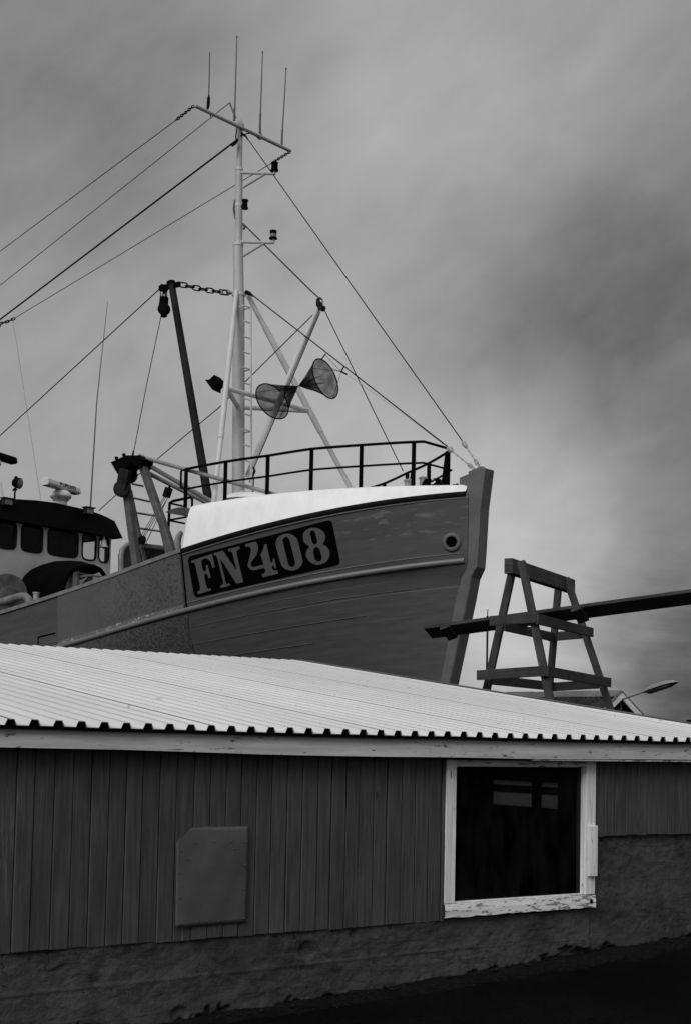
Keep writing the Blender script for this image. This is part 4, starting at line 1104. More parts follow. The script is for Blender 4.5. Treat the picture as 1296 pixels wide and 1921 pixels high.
mb = MB(); mb.tube([T(476, 876, .1), T(478, 884, .1), T(474, 893, .1), T(476, 900, .1), T(475, 925, .1)], [.02, .028, .03, .014, .012], 8); mb.tube([T(473, 893, .1), T(469, 905, .1)], .018, 6); mb.build('rope_hitch', 'wire', boat)
wire('guy_rope', [T(598, 580, .03), S(412, 764, -6.9), S(255, 895, -10.4), S(186, 958, -12.4)], .011)
SZ = T(-56, 642, 0).x                                                   # the mizzen mast the aft-leading wires run to, on the centreline
def am(px, py): return S(px, py, SZ)
mt_ = am(-56, 574)
mz = MB().tube([V((SZ, 0, 3.0)), V((SZ, 0, mt_.z))], [.13, .07], 14).build('mizzen_mast', 'mast_white', boat)
MB().tube([am(-1, 608), am(-114, 554)], .035, 8).build('crosstree', 'mast_white', mz)
def stay_to(px0, py0, s0, px1, py1, nm, r, mat='wire', xe=-56):        # straight in the picture as in space
    a = S(px0, py0, s0); sl = (py1 - py0) / (px1 - px0); return wire(nm, [a, am(xe, py0 + sl * (xe - px0))], r, mat)
w1a, w1b = ms(364, 199), ms(330, 226)
mb = MB(); mb.chain(w1a, w1b, .085, .048, .010); mb.build('chain', 'black_paint', boat)
stay_to(330, 226, MS - .15, 0, 472, 'aerial_wire', .0085, 'wire', -112)
stay_to(431, 193, MS - .15, 0, 536, 'aerial_wire', .0085)
stay_to(443, 264, MS - .15, 0, 600, 'triatic_stay', .019, 'wire_black')
mb = MB(); mb.tube([ms(446, 262), ms(441, 269), ms(436, 274)], [.03, .035, .02], 8); mb.build('stay_shackle', 'wire_black', boat)
mb = MB(); mb.chain(ms(544, 285), ms(515, 303), .085, .048, .010); mb.build('chain', 'black_paint', boat)
ex = am(28, 597)
wire('aerial_wire', [ms(515, 303), ex], .0085)
mb = MB(); mb.chain(ex, am(0, 607), .13, .05, .016, .02); mb.lathe(am(0, 611), (0, 1, 0), [(.03, -.02), (.06, 0), (.03, .02)], 10); mb.build('chain', 'black_paint', boat)
WS = -13.2
wire('aerial_lead', [am(25, 600), S(77, 937, -13.3)], .010, 'galv')
wire('boom_rope', [T(299, 543, -1.2), S(0, 818, -13.5), S(-60, 873, -15.5)], .012)
wire('fall_rope', [T(303, 592, -1.2), T(277, 715, -1.6), T(251, 850, -2.1)], .009)
mb = MB(); mb.tube([T(251, 845, -2.1), T(250, 852, -2.1), T(249, 858, -2.1)], [.015, .02, .015], 8); mb.build('rope_hitch', 'wire_black', boat)

# --- gallows (trawl frame) on the starboard rail
GT = -2.25
gal = MB().bar(T(236, 900, GT), T(257, 1062, GT), .13, .15, V((1, 0, 0))).build('gallows', 'rusty_grey', boat, smooth=False, bevel=.015); gal['label'] = 'rusty steel trawl gallows with sheaves on the starboard rail'
MB().bar(T(262, 856, GT), T(328, 1046, GT), .13, .14, V((1, 0, 0))).build('leg', 'rusty_grey', gal, smooth=False, bevel=.015)
mb = MB(); mb.extrude([T(x, y, GT - .14) for x, y in ((207.5, 867), (236, 854), (262, 854), (268, 862), (262, 878), (250, 872), (246, 868), (238, 878), (232, 890), (221, 890))], (0, .30, 0)); mb.build('head_plate', 'black_paint', gal, smooth=False, bevel=.01)
for x, y in ((219, 860), (233, 854)): mb = MB(); mb.lathe(T(x, y + 2, GT), Z, [(.035, 0), (.035, .05), (.02, .06)], 10); mb.build('bolt', 'black_paint', gal)
for (x, y, rr, tt, x2, y2) in ((229, 917, .165, GT - .16, 236, 880), (243, 892, .16, GT + .12, 246, 868)):
    c = T(x, y, tt); a = T(x2, y2, tt); mb = MB(); mb.lathe(c - V((-.03, .05, 0)), (-.45, .9, 0), [(rr * .8, 0), (rr, .015), (rr, .10), (rr * .8, .115)], 24); mb.bar(c + V((0, .01, 0)), a + V((0, .01, 0)), .10, rr * 1.7, V((1, 0, 0))); mb.lathe(c - V((0, .07, 0)), (0, 1, 0), [(.03, 0), (.03, .03)], 10); mb.build('sheave', 'dark_steel', gal)
for (a, b, r) in (((265, 857, GT), (521, 929, -1.55), .040), ((264, 864, GT), (397, 941, -1.2), .045), ((276, 886, GT + .3), (394, 946, -.9), .045)):
    MB().tube([T(*a), T(*b)], r, 10).build('stay_pipe', 'pipe', gal)
mb = MB(); la_, lb_ = (T(245, 921, -1.75), T(274, 1062, -1.75)), (T(276, 875, -1.75), T(316, 1045, -1.75))
mb.tube(la_, .042, 8); mb.tube(lb_, .042, 8)
for f0, f1 in (((249, 908), (269, 912)), ((250, 934), (281, 941)), ((256, 962), (293, 968)), ((262, 991), (303, 997)), ((270, 1021), (312, 1026))): mb.tube([T(*f0, -1.75), T(*f1, -1.75)], .020, 8)
mb.build('ladder', 'rusty_grey', gal)
mb = MB(); hp = T(320, 911, -1.55); bA, bB = T(315, 924, -1.55), T(267, 1013, -1.9)
da = (T(313, 932, -1.55) - hp).normalized()
for q_ in (-.045, .045): mb.bar(bA - da * .10 + V((0, q_, 0)), bA + da * .10 + V((0, q_, 0)), .11, .04, V((0, 1, 0)))
mb.tube([bA + V((0, 0, .05)), hp, hp + V((.02, 0, .05))], .025, 8); tk = mb.build('tackle_block', 'dark_steel', boat, smooth=False, bevel=.012)
mb = MB(); mb.lathe(bB - V((0, .05, 0)), (0, 1, 0), [(.06, 0), (.09, .02), (.09, .08), (.06, .10)], 16); mb.tube([bB, T(259, 1022, -1.9)], .03, 8); mb.build('tackle_block', 'dark_steel', boat)
for dx, dx2 in ((-4, -4), (-1, 0), (4, 3)): MB().tube([T(313 + dx, 931, -1.55), T(269 + dx2, 1006, -1.9)], .008, 6).build('tackle_rope', 'wire', boat)
MB().tube([T(316, 932, -1.55), T(276, 1015, -1.8), T(266, 1046, -1.9)], .008, 6).build('tackle_rope', 'wire', boat)
# companionway hood behind the gallows
mb = MB(); hs = -8.3
prof_ = [S(227, 1100, hs), S(227, 1040, hs), S(230, 1029, hs), S(236, 1023, hs), S(243, 1020.5, hs), S(330, 1032, hs), S(345, 1060, hs), S(345, 1100, hs)]
mb.extrude(prof_, (-.10, 0, 0)); ch = mb.build('companionway', 'dark_grey', boat, smooth=False, bevel=.03)
mb = MB(); mb.tube([p + V((.02, 0, 0)) for p in prof_[:6]], .05, 8); mb.tube([S(225, 1050, hs) + V((.05, 0, 0)), S(225, 1085, hs) + V((.05, 0, 0))], .05, 8); mb.build('coaming', 'pipe', ch)
mb = MB(); mb.extrude([p + V((.012, 0, 0)) for p in (S(270, 1027, hs), S(318, 1030, hs), S(320, 1050, hs), S(270, 1060, hs))], (.02, 0, 0)); mb.build('hatch', 'dark_steel', ch, smooth=False)
mb = MB(); mb.tube([T(334, 1034, -2.15), T(333, 1018, -2.15), T(336, 1006, -2.15), T(341, 998, -2.15)], [.07, .07, .06, .04], 10); mb.build('vent_pipe', 'pipe', boat)

# --- wheelhouse
def facet(name, A, B, zlo, zhi, holes, mat, parent, thick=.05):
    A, B = V((A[0], A[1], 0)), V((B[0], B[1], 0)); L = (B - A).length; d = (B - A).normalized(); n = V((d.y, -d.x, 0))
    outer = [V((0, zlo, 0)), V((L, zlo, 0)), V((L, zhi, 0)), (V((0, zhi, 0)))]
    loops = [outer] + [[V((x, y, 0)) for x, y in h] for h in holes]
    flat = [p for l in loops for p in l]; mb = MB()
    def P(p, k): return A + d * p.x + Z * p.y - n * k
    m_ = len(flat); mb.v = [P(p, 0) for p in flat] + [P(p, thick) for p in flat]
    for t in geometry.tessellate_polygon(loops): mb.face(t); mb.face([i + m_ for i in t][::-1])
    o = 0
    for l in loops:
        k = len(l)
        for i in range(k): j = (i + 1) % k; mb.face((o + i, o + j, o + m_ + j, o + m_ + i))
        o += k
    ob = mb.build(name, mat, parent, smooth=False); return ob, A, d, n
def rrect(x0, z0, x1, z1, bul=.03, r=.09):
    pts = []
    for (cx_, cz_, a0) in ((x1 - r, z1 - r, 0), (x0 + r, z1 - r, 90), (x0 + r, z0 + r, 180), (x1 - r, z0 + r, 270)):
        for k in range(5):
            a = math.radians(a0 + 22.5 * k); pts.append([cx_ + r * math.cos(a), cz_ + r * math.sin(a)])
    xm, hw = (x0 + x1) / 2, (x1 - x0) / 2
    out = []
    for i, p in enumerate(pts):
        out.append(p)
    for p in out:
        k = bul * (1 - ((p[0] - xm) / hw) ** 2); p[1] += k if p[1] > (z0 + z1) / 2 else -k
    top = []
    for i, p in enumerate(out):
        top.append(tuple(p)); q = out[(i + 1) % len(out)]
        if abs(p[0] - q[0]) > .12 and abs(p[1] - q[1]) < .2:             # bulged top and bottom edges
            for f in (.25, .5, .75):
                xx = p[0] + (q[0] - p[0]) * f; base = z1 if p[1] > (z0 + z1) / 2 else z0; sg = 1 if base == z1 else -1
                top.append((xx, base + sg * bul * (1 - ((xx - xm) / hw) ** 2)))
    return top
FS = -12.5
whz0, whz1 = 3.2, 6.5
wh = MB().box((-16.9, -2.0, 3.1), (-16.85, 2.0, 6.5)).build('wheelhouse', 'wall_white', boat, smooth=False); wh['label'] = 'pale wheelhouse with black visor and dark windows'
def winset(t0, spec):                                                  # spec in (y, z) pixel corners on plane s=FS
    return [(a - t0, b, c - t0, d) for a, b, c, d in spec]
ZB, ZT = 5.735, 6.30
front_w = [(-2.0, ZB, -1.35, ZT), (-1.24, ZB, -.70, ZT), (-.55, ZB, .05, ZT), (.21, ZB, 1.10, ZT)]
PT = 2.20
def put_facet(A, B, wins, nm='wall'):
    holes = [rrect(*w_) for w_ in wins]
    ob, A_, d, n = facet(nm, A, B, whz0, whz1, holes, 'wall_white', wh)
    for h in holes:
        pts = [A_ + d * x + Z * z + n * .004 for x, z in h]; MB().tube(pts, .022, 6, closed=True).build('window_rubber', 'rubber', wh)
        mb = MB(); o = len(mb.v); q = [p - n * .03 for p in pts]; mb.v += q
        for t in geometry.tessellate_polygon([[V((x, z, 0)) for x, z in h]]): mb.face(t)
        mb.build('window', 'wh_glass', wh, smooth=False, norm=False)
L1 = math.hypot(.10, PT - 1.17)
put_facet((FS, -2.05), (FS, 1.17), [(a + 2.05, b, c + 2.05, d) for a, b, c, d in front_w])
put_facet((FS, 1.17), (FS - .08, PT), [(.07, ZB, .52, ZT), (.62, ZB, .955, ZT)])
put_facet((FS - .08, PT), (-16.9, 2.0), [(.18, ZB - .1, 1.15, ZT), (1.35, ZB - .1, 2.3, ZT), (2.7, ZB, 3.6, ZT)])
put_facet((-16.9, -2.0), (FS, -2.05), [(.5, ZB, 1.4, ZT), (2.2, ZB, 3.9, ZT)])
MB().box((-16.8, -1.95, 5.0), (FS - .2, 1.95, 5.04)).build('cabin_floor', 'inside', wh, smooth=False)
MB().box((-13.4, -1.95, 5.05), (-13.3, 1.10, 6.5)).build('window_backing', 'inside', wh, smooth=False)  # added dark backing, hides the bright sky behind the front windows
MB().box((-13.299, 1.06, 5.05), (FS - .06, 1.10, 6.5)).build('sky_baffle', 'inside', wh, smooth=False)  # added panel, keeps sky from the side windows out of the front ones
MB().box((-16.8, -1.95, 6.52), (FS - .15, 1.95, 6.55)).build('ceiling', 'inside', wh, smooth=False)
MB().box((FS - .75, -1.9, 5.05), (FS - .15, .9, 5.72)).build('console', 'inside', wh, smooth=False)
# visor
topp = [S(x, y, FS - .05) for x, y in ((0, 937.5), (30, 936), (70, 938.5), (105, 943), (150, 953), (180, 961), (200, 969), (215, 977))]
botp = [S(x, y, FS + .22) for x, y in ((0, 974), (85, 984.5), (155, 995), (205, 1008.5), (232, 1011))]
zt_tab = [(p.y, p.z) for p in topp]; zb_tab = [(p.y, p.z) for p in botp]
zt_tab = [(-2.6, zt_tab[0][1] - .30), (-1.8, zt_tab[0][1] - .06)] + zt_tab + [(2.6, zt_tab[-1][1] - .06)]
ZBV = sum(z for y, z in zb_tab[:4]) / 4
ts = fine(-2.35, 2.36, 30); yt = [max(-2.3, min(topp[-1].y + .02, t * .985)) for t in ts]
mb = MB()
rb = [V((FS + .22 - .05 * (t / 2.3) ** 2, t, ZBV)) for t in ts]; rt = [V((FS - .06, y, lerp_tab(zt_tab, y))) for y in yt]
ra = [V((-17.2, y, lerp_tab(zt_tab, y) + .05)) for y in yt]; rab = [V((-17.25, t, ZBV)) for t in ts]
rin = [V((FS - .02, max(-2.0, min(2.12, t)), ZBV - .0)) for t in ts]
mb.grid([rin, rb, rt, ra, rab])
for e in (0, -1): mb.face([len(mb.v)+i for i in range(4)]); mb.v += [rb[e], rt[e], ra[e], rab[e]]
visor = mb.build('visor_roof', 'visor', wh, angle=25)
mb = MB(); mb.grid([[V((p.x - .01, p.y, ZBV + .002)) for p in rb], [V((p.x, p.y, ZBV + .002)) for p in rin]]); mb.build('soffit', 'wall_white', wh, norm=False)
# bell
bp = S(195.5, 1020, FS + .12); mb = MB(); mb.lathe(bp, -Z, [(.03, -.10), (.055, -.085), (.065, 0), (.085, .05), (.125, .085), (.12, .09)], 18); mb.tube([bp + Z * .08, bp + Z * .2], .02, 8); mb.tube([bp - Z * .08, bp - Z * .13], .022, 8); bl = mb.build('bell', 'bell', boat); 
# roof floodlights
for (x, y) in ((14, 941), (167, 958)):
    c = S(x, y, FS + .08); mb = MB(); mb.box(c + V((-.07, -.12, -.09)), c + V((.06, .12, .06))); mb.box(c + V((-.09, -.15, .06)), c + V((.10, .15, .085))); f_ = mb.build('floodlight', 'dark_steel', boat, smooth=False, bevel=.008); mb = MB(); mb.box(c + V((.061, -.10, -.07)), c + V((.068, .10, .045))); mb.build('lamp_glass', 'lens', f_, smooth=False)
# whip on the wheelhouse
MB().tube([S(170, 956, FS - .3), S(182, 755, FS - .3), S(202.5, 566, FS - .3)], [.020, .014, .006], 8).build('whip_antenna', 'whip', boat)
# searchlight
sx = lambda x, y: S(x, y, FS - .5)
mb = MB(); mb.tube([sx(28, 945), sx(28.5, 925), sx(30, 915)], .022, 8); mb.tube([sx(25, 921), sx(27, 917), sx(33, 919)], .02, 6); c = sx(31.5, 906); ax = V((.8, .3, -.15)).normalized(); mb.lathe(c - ax * .1, ax, [(.04, 0), (.09, .03), (.12, .10), (.13, .17), (.13, .20)], 18); mb.lathe(sx(31, 898), Z, [(.05, 0), (.04, .04), (.02, .06)], 10)
sl_ = mb.build('searchlight', 'black_paint', boat); mb = MB(); mb.lathe(c + ax * .102, ax, [(.115, 0), (.09, .012)], 18); mb.build('lamp_glass', 'lens', sl_)
# radars
def radar(ped, A, B, name_mat, text, hgt):
    a, b = A, B; d = (b - a).normalized(); L = (b - a).length
    sidev = d.cross(Z).normalized(); up_ = sidev.cross(d)
    if sidev.x < 0: sidev = -sidev
    mb = MB(); sec = [(-.16, -.02), (-.13, .09), (-.05, .14), (.05, .14), (.115, .11), (.15, -.02), (.12, -.08), (-.10, -.10)]
    mb.extrude([a + sidev * x * .85 + up_ * y * .85 for x, y in sec], b - a); sc = mb.build('radar_scanner', name_mat, boat, smooth=False, bevel=.02); sc['label'] = 'radar scanner bar on the wheelhouse roof'
    mid = a.lerp(b, .5); mb = MB(); mb.lathe(mid - Z * (hgt + .02), Z, [(.16, -.08), (.17, .04), (.20, .07), (.22, .10)], 24); mb.lathe(mid - Z * (hgt + .02), Z, [(.20, .08), (.25, .12), (.28, .17), (.275, .22), (.24, .28), (.16, .33), (.07, .35), (.06, hgt - .04)], 24)
    mb.build('radar_pedestal', 'radar_white', sc); return sc, a, b, d, sidev, up_
sc, a, b, d, sv, upv = radar(None, BO.at(84, 904, 35.6), BO.at(145, 923, 37.2), 'radar_white', True, .40)
FONT = {'F': ['11111', '1....', '1111.', '1....', '1....'], 'U': ['1...1', '1...1', '1...1', '1...1', '11111'], 'R': ['1111.', '1...1', '1111.', '1..1.', '1...1'], 'N': ['1...1', '11..1', '1.1.1', '1..11', '1...1'], 'O': ['11111', '1...1', '1...1', '1...1', '11111']}
L = (b - a).length; cell = .030
e1 = (sv * .115 + upv * .0).normalized(); up_f = (sv * -.035 + upv * .13).normalized(); nrm_ = (sv * .13 + upv * .035).normalized()
u = .36 * L; cw = L * .083 * .8 / 5
for ch_ in 'FURUNO':
    mb = MB()
    for r_, row in enumerate(FONT[ch_]):
        for c_, k in enumerate(row):
            if k == '1': p = a + d * (u + (c_ + .5) * cw) + sv * .1125 + upv * .0385 + up_f * ((2 - r_) * .019 + .008) + nrm_ * .003; mb.bar(p - d * cw * .52, p + d * cw * .52, .020, .006, nrm_)
    mb.build('lettering', 'lit_letter', sc, smooth=False); u += L * .083
sc2, *_r = radar(None, BO.at(-62, 838, 36.2), BO.at(27, 866, 38.0), 'black_paint', False, .40); sc2['label'] = 'black radar scanner bar cut by the left edge'
mb = MB(); q = BO.at(-18, 852, 37.1); mb.tube([q - Z * .4, q - Z * 1.3], [.12, .16], 12); mb.tube([BO.at(1, 905, 36.9), BO.at(7, 938, 36.5)], .03, 8); mb.build('radar_post', 'mast_white', boat)
# dark winch hood forward of the wheelhouse
frontp = [(113, 1125), (117, 1104), (122, 1088), (130, 1075), (143, 1066), (160, 1062), (175, 1062), (188, 1069), (196, 1080), (201, 1095), (203, 1112)]
rearp = [(36, 1135), (35, 1112), (38, 1095), (46, 1080), (58, 1069), (80, 1059), (104, 1052.5), (132, 1051.5), (155, 1053), (176, 1060), (190, 1072)]
mb = MB(); fr_ = [S(x, y, -10.9) for x, y in frontp]; re_ = [S(x, y, -12.2) for x, y in rearp]
mid_ = [a_.lerp(b_, .5) + V((0, 0, .05)) for a_, b_ in zip(fr_, re_)]
mb.grid([fr_, mid_, re_]); mb.face([len(mb.v) + i for i in range(len(re_))]); mb.v += re_
hood = mb.build('winch_hood', 'tarp', boat, norm=False, angle=60); hood['label'] = 'black tarpaulin hood over the winch'
mb = MB(); mb.tube([p + V((.01, 0, 0)) for p in fr_], .05, 8); mb.build('hood_rim', 'tarp', hood)
mb = MB(); mb.extrude([S(x, y, -11.0) for x, y in ((120, 1122), (126, 1092), (137, 1075), (150, 1070), (150, 1118))], (-.1, 0, 0)); mb.bar(S(137, 1120, -10.95), S(140, 1072, -10.95), .12, .08); mb.tube([S(152, 1082, -10.9), S(176, 1079, -10.9), S(175, 1095, -10.9)], .025, 8); mb.tube([S(140, 1074, -10.95), S(197, 1084, -10.95)], .02, 8); mb.bar(S(148, 1110, -11.2), S(172, 1083, -11.2), .08, .1); mb.build('winch_frame', 'pipe', hood, smooth=False)
# net drum, bent pipe and post by the starboard rail
mb = MB(); c = S(14, 1116, -12.0); mb.lathe(c, (1, -.25, 0), [(.46, 0), (.48, .03), (.46, .06)], 32); mb.lathe(c, (1, -.25, 0), [(.2, .06), (.2, .12), (.14, .14)], 20); mb.build('net_drum', 'rusty_grey', boat)
mb = MB(); mb.tube([T(-30, 1138, -2.2), T(12, 1127, -2.2), T(38, 1119, -2.2), T(48, 1119, -2.2), T(54, 1124, -2.2), T(57, 1134, -2.2), T(57, 1146, -2.2)], .085, 12); mb.build('bent_pipe', 'cap', boat)
mb = MB(); p = T(68, 1131, -2.25); mb.lathe(p - Z * .15, Z, [(.06, 0), (.06, .33), (.075, .34), (.075, .37)], 14); mb.build('rail_post', 'bollard', boat)

# ------------------------------------------------------------------ black double-cone day shape on the forestay
def cone(apex, centre, nrm_, r, parent, name):
    x, y = frame_of(nrm_); mb = MB(); n = 48; rows = []
    for j in range(9):
        f = j / 8; row = []
        for k in range(n + 1):
            a = 2 * math.pi * k / n; pl = 1 + .16 * (1 - f) * math.sin(a * 9) * f * 2 - .05 * f * (1 - f) * 4 * abs(math.sin(a * 4))
            rr = r * (f ** 1.0) * pl; sagk = -.10 * f * (1 - f) * 4 * r
            row.append(apex.lerp(centre, f) + (x * math.cos(a) + y * math.sin(a)) * (rr + sagk * .6))
        rows.append(row)
    mb.grid(rows); o = mb.build(name, 'net', parent, norm=False, angle=80)
    fold = MB()                                                          # bunched folds of fabric near the knot
    for k in range(11):
        a = 2 * math.pi * (k + .5 * random.random()) / 11; ln = random.uniform(.35, .85); wdt = .045
        tip = apex.lerp(centre, ln) + (x * math.cos(a) + y * math.sin(a)) * r * ln * .97
        b1 = apex.lerp(centre, ln * .4) + (x * math.cos(a - .35) + y * math.sin(a - .35)) * r * ln * .40; b2 = apex.lerp(centre, ln * .4) + (x * math.cos(a + .35) + y * math.sin(a + .35)) * r * ln * .40
        o_ = len(fold.v); fold.v += [apex, b1, tip, b2]; fold.face((o_, o_ + 1, o_ + 2)); fold.face((o_, o_ + 2, o_ + 3))
    fold.build('fabric_fold', 'net', o, norm=False)
    ring = [centre + (x * math.cos(2 * math.pi * k / 40) + y * math.sin(2 * math.pi * k / 40)) * r for k in range(40)]
    MB().tube(ring, .013, 8, closed=True).build('hoop', 'wire_black', o); return ring
apW = BO.loc(EYE)
ap_l = T(560, 724, 0)
ds = empty('day_shape', BO.o, BO.rz, 'black mesh double cone hanging below the forestay beside the mast', 'day shape')
# axis of the pair, in camera-facing terms turned into boat axes
rgt = V((BO.x.x, BO.y.x, 0)); fwd = V((BO.x.y, BO.y.y, 0))
ax2 = (rgt * .80 + Z * .25 - fwd * .55).normalized(); ax1 = (-rgt * .74 - Z * .42 + fwd * .42).normalized()
k_ = 27.9 / FPX
c2 = ap_l + ax2 * (47 * k_ / .84) + rgt * .07 - Z * .07; c1 = ap_l + ax1 * (55 * k_ / .85) + Z * .05
r2 = cone(ap_l, c2, ax2, 39.5 * k_, ds, 'cone'); r1 = cone(ap_l, c1, (-rgt * .62 - Z * .36 + fwd * .70).normalized(), 38.5 * k_, ds, 'cone')
hk = T(640, 697, 0)
mb = MB()
for i in (2, 15, 28): mb.tube([r2[i], hk], .005, 5)
mb.tube([hk, T(645, 688, 0)], .014, 6); mb.tube([hk, T(650, 702, 0)], .018, 6); top = max(r2, key=lambda p: p.z); mb.tube([top, T(611, 664, 0)], .014, 6); mb.tube([T(611, 667, 0), hk], .005, 5)
mb.build('cord', 'wire_black', ds)
mb = MB()
for i in (5, 18, 31): mb.tube([r1[i], ap_l], .006, 5)
mb.build('cord', 'wire_black', ds)
wire('halyard', [T(651, 703, 0), T(745, 768, 0), T(832, 834, 0)], .005, 'galv')

# ------------------------------------------------------------------ trestle and plank behind the roof
tr_o = at(1030, 1300, 17.0); tr_o.z = 0
trs = empty('trestle', tr_o, 0, 'tall weathered timber trestle standing behind the right end of the roof', 'trestle')
def q7(x, y, Y): return at(880 + x / 4.63, 1030 + y / 4.63, Y) - tr_o
def ext(a, b, z=.0):
    d = b - a; return a + d * ((z - a.z) / d.z)
legs = {'A': (q7(382, 140, 16.55), q7(142, 1250, 16.75)), 'B': (q7(452, 108, 16.2), q7(705, 1340, 15.75)), 'C': (q7(775, 290, 18.5), q7(690, 1250, 18.9)), 'D': (q7(842, 255, 18.15), q7(1235, 1425, 17.75))}
gz = ground_z(tr_o)
for k, (a, b) in legs.items():
    MB().bar(a, ext(a, b, gz), .085, .072, V((.4, .9, 0))).build('leg', 'timber', trs, smooth=False, bevel=.006)
bm_a, bm_b = q7(338, 145, 16.3), q7(884, 325, 18.5)
MB().bar(bm_a, bm_b, .105, .175).build('top_beam', 'timber_b', trs, smooth=False, bevel=.006)
def brace(a, b, hgt=.115, th=.035): MB().bar(a, b, th, hgt).build('brace', 'timber', trs, smooth=False, bevel=.004)
# upper and lower rings of braces
brace(q7(182, 625, 16.45), q7(585, 595, 15.86)); brace(q7(585, 608, 15.86), q7(1066, 725, 18.05))
brace(q7(300, 668, 16.62), q7(745, 770, 18.75)); brace(q7(690, 765, 18.8), q7(1015, 735, 18.22))
brace(q7(70, 1097, 16.60), q7(665, 1058, 15.73)); brace(q7(668, 1062, 15.74), q7(1220, 1160, 17.95))
brace(q7(190, 1135, 16.72), q7(735, 1195, 18.95)); brace(q7(690, 1200, 19.0), q7(1160, 1170, 18.02))
# long plank lying across the upper braces
pk_o = at(1050, 1160, 17.4); pk_o.z = 0
PKA, PKB = at(803, 1186, 18.15) - pk_o, at(1420, 1103, 15.65) - pk_o
PKU = V((0, .62, .78)); mb = MB().bar(PKA, PKB, .22, .05, PKU); pk = mb.build('scaffold_plank', 'plank', None, smooth=False, bevel=.005); pk.location = pk_o
tag(pk, 'long dark scaffold plank laid through the trestle towards the bow', 'plank')
for f in (.075, .50):
    c = PKA.lerp(PKB, f); dd = (PKB - PKA).normalized(); sx_ = dd.cross(Z).normalized()
    px_, py_ = frame_of(dd, PKU); mb = MB().bar(c - px_ * .115 - py_ * .052, c + px_ * .125 - py_ * .052, .13, .05, PKU); mb.build('cleat', 'plank', pk, smooth=False, bevel=.004)

# ------------------------------------------------------------------ small house, lamp, poles behind
HA = at(1164, 1299, 35.0)
hx_ = V((.79, .613, 0)); hr_ = V((-.613, .79, 0))                       # across the gable, along the ridge
HF_o = V((HA.x, HA.y, 0))
house = empty('house', HF_o, math.atan2(hr_.y, hr_.x), 'small gabled house with dark corrugated roof and white bargeboards behind the trestle', 'house')
# local axes: x along the ridge (away), y = to the left of that
hl = lambda P: V(((P - HF_o).dot(hr_), (P - HF_o).dot(V((-hr_.y, hr_.x, 0))), P.z))
zr_ = HA.z; tanp = .70; hw = 2.4; LEN = 9.0
ze_ = zr_ - hw * tanp
mb = MB()
mb.extrude([V((.25, -hw + .15, -.5)), V((.25, hw - .15, -.5)), V((.25, hw - .15, ze_ + .0)), V((.25, 0, zr_ - .17)), V((.25, -hw + .15, ze_))], (LEN - .5, 0, 0)); mb.build('wall', 'house_wall', house, smooth=False)
mb = MB()
for sd_ in (-1, 1):
    n = 212; rows = []
    for (k, dz) in ((0.02, 0), (.5, -.0), (.5, .02), (1.06, 0)):
        rows.append([(LEN * i / n, sd_ * hw * k, zr_ - hw * k * tanp + dz + .045 * math.sin(i * 2 * math.pi / 4 + .6)) for i in range(n + 1)])
    mb.grid(rows, flip=sd_ > 0)
hr0 = mb.build('roof', 'house_roof', house, angle=60, norm=False)
mb = MB(); n = 9
for i in range(n):
    x0, x1 = LEN * i / n - (.02 if i else 0), LEN * (i + 1) / n
    for sd_ in (-1, 1):
        mb.extrude([V((x0, 0, zr_ + .055 + .008 * (i % 2))), V((x0, sd_ * .20, zr_ - .20 * tanp + .05 + .008 * (i % 2))), V((x0, sd_ * .20, zr_ - .20 * tanp + .03)), V((x0, 0, zr_ + .03))], (x1 - x0 - .012, 0, 0))
mb.build('ridge_cap', 'house_ridge', hr0, smooth=False)
for sd_ in (-1, 1):
    mb = MB(); mb.extrude([V((-.04, 0, zr_ + .01)), V((-.04, sd_ * hw * 1.05, zr_ - hw * 1.05 * tanp + .01)), V((-.04, sd_ * hw * 1.05, zr_ - hw * 1.05 * tanp - .17)), V((-.04, 0, zr_ - .17))], (.035, 0, 0)); mb.build('bargeboard', 'house_trim', house, smooth=False)
    mb = MB(); mb.extrude([V((-.055, 0, zr_ + .035)), V((-.055, sd_ * hw * 1.06, zr_ - hw * 1.06 * tanp + .035)), V((-.055, sd_ * hw * 1.06, zr_ - hw * 1.06 * tanp + .012)), V((-.055, 0, zr_ + .012))], (.06, 0, 0)); mb.build('verge_strip', 'flash', house, smooth=False)
for yy in (.0, -.6, .6): MB().box((.215, yy - .02, 0), (.2495, yy + .02, zr_ - .25 - abs(yy) * tanp)).build('batten', 'flash', house, smooth=False)
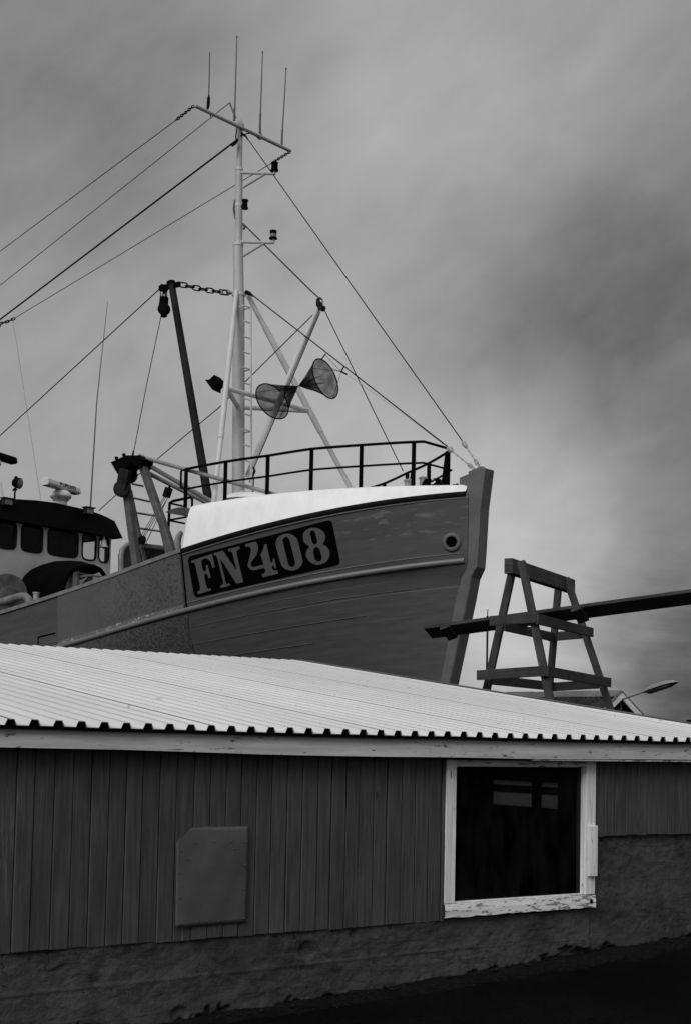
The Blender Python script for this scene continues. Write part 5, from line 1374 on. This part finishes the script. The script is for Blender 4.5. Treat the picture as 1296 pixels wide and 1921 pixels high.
# lamp on a bracket arm fixed to the gable
lm_o = at(1166, 1312, 34.9)
lamp_ = empty('street_lamp', lm_o, 0, 'long flat street lamp head on a slanting arm fixed to the house gable', 'lamp')
g0, g1 = at(1166, 1312, 35.0) - lm_o, at(1209, 1297, 33.9) - lm_o
MB().tube([g0 + V((0, .2, -.35)), g0 + V((0, .12, -.02)), g0, g1, at(1222, 1292, 33.6) - lm_o], .026, 8).build('arm', 'lamp_grey', lamp_)
h0, h1 = at(1208, 1300, 33.9) - lm_o, at(1267, 1280, 32.9) - lm_o
dd = (h1 - h0).normalized(); sx_ = dd.cross(Z).normalized(); uu_ = sx_.cross(dd)
if uu_.z < 0: uu_ = -uu_
Lh = (h1 - h0).length
mb = MB(); rows = []
for f, wv, hv in ((0, .04, .03), (.06, .12, .07), (.3, .17, .12), (.75, .17, .11), (.95, .12, .06), (1.0, .06, .012)):
    c = h0 + dd * Lh * f; rows.append([c + sx_ * wv * math.cos(a) + uu_ * hv * math.sin(a) for a in [math.pi * k / 8 for k in range(9)]])
mb.grid(rows); mb.grid([[r[0] for r in rows], [r[-1] for r in rows]]); mb.build('lamp_housing', 'lamp_grey', lamp_, angle=50)
mb = MB(); rows = []
for f, wv, hv in ((.10, .06, .015), (.16, .12, .06), (.8, .12, .06), (.9, .06, .015)):
    c = h0 + dd * Lh * f - uu_ * .004; rows.append([c + sx_ * wv * math.cos(a) - uu_ * hv * math.sin(a) for a in [math.pi * k / 8 for k in range(9)]])
mb.grid(rows); mb.build('lamp_bowl', 'pipe', lamp_, angle=50)
# thin aerial pole left of the trestle
ap = at(912, 1290, 42.0); apz = ground_z(ap)
po = empty('aerial_pole', (ap.x, ap.y, apz), 0, 'thin dark aerial pole left of the trestle legs', 'pole')
top = at(912, 1143, 42.0).z - apz; kk = at(912, 1158, 42.0).z - apz
MB().tube([V((0, 0, -.2)), V((0, 0, kk))], .030, 8).build('pole', 'dark_steel', po); MB().tube([V((0, 0, kk)), V((0, 0, top))], .016, 6).build('whip', 'dark_steel', po); MB().lathe((0, 0, kk), Z, [(.04, -.06), (.045, 0), (.03, .04)], 8).build('socket', 'dark_steel', po)
# black post at the right edge
bpz = at(1300, 1349, 20.0); bg_z = ground_z(bpz)
mb = MB(); wv = .11; mb.box((-wv, -wv, -.2), (wv, wv, bpz.z - bg_z - .06)); ps = mb.build('post', 'black_paint', None, smooth=False, bevel=.01); ps.location = (bpz.x + .06, bpz.y, bg_z); ps.name = 'dark_post'
tag(ps, 'black square post showing above the roof at the right edge', 'post')
mb = MB(); mb.extrude([V((-.13, -.13, bpz.z - bg_z - .06)), V((.13, -.13, bpz.z - bg_z - .06)), V((.13, .13, bpz.z - bg_z - .06)), V((-.13, .13, bpz.z - bg_z - .06))], (0, 0, .05)); mb.build('cap', 'black_paint', ps, smooth=False)
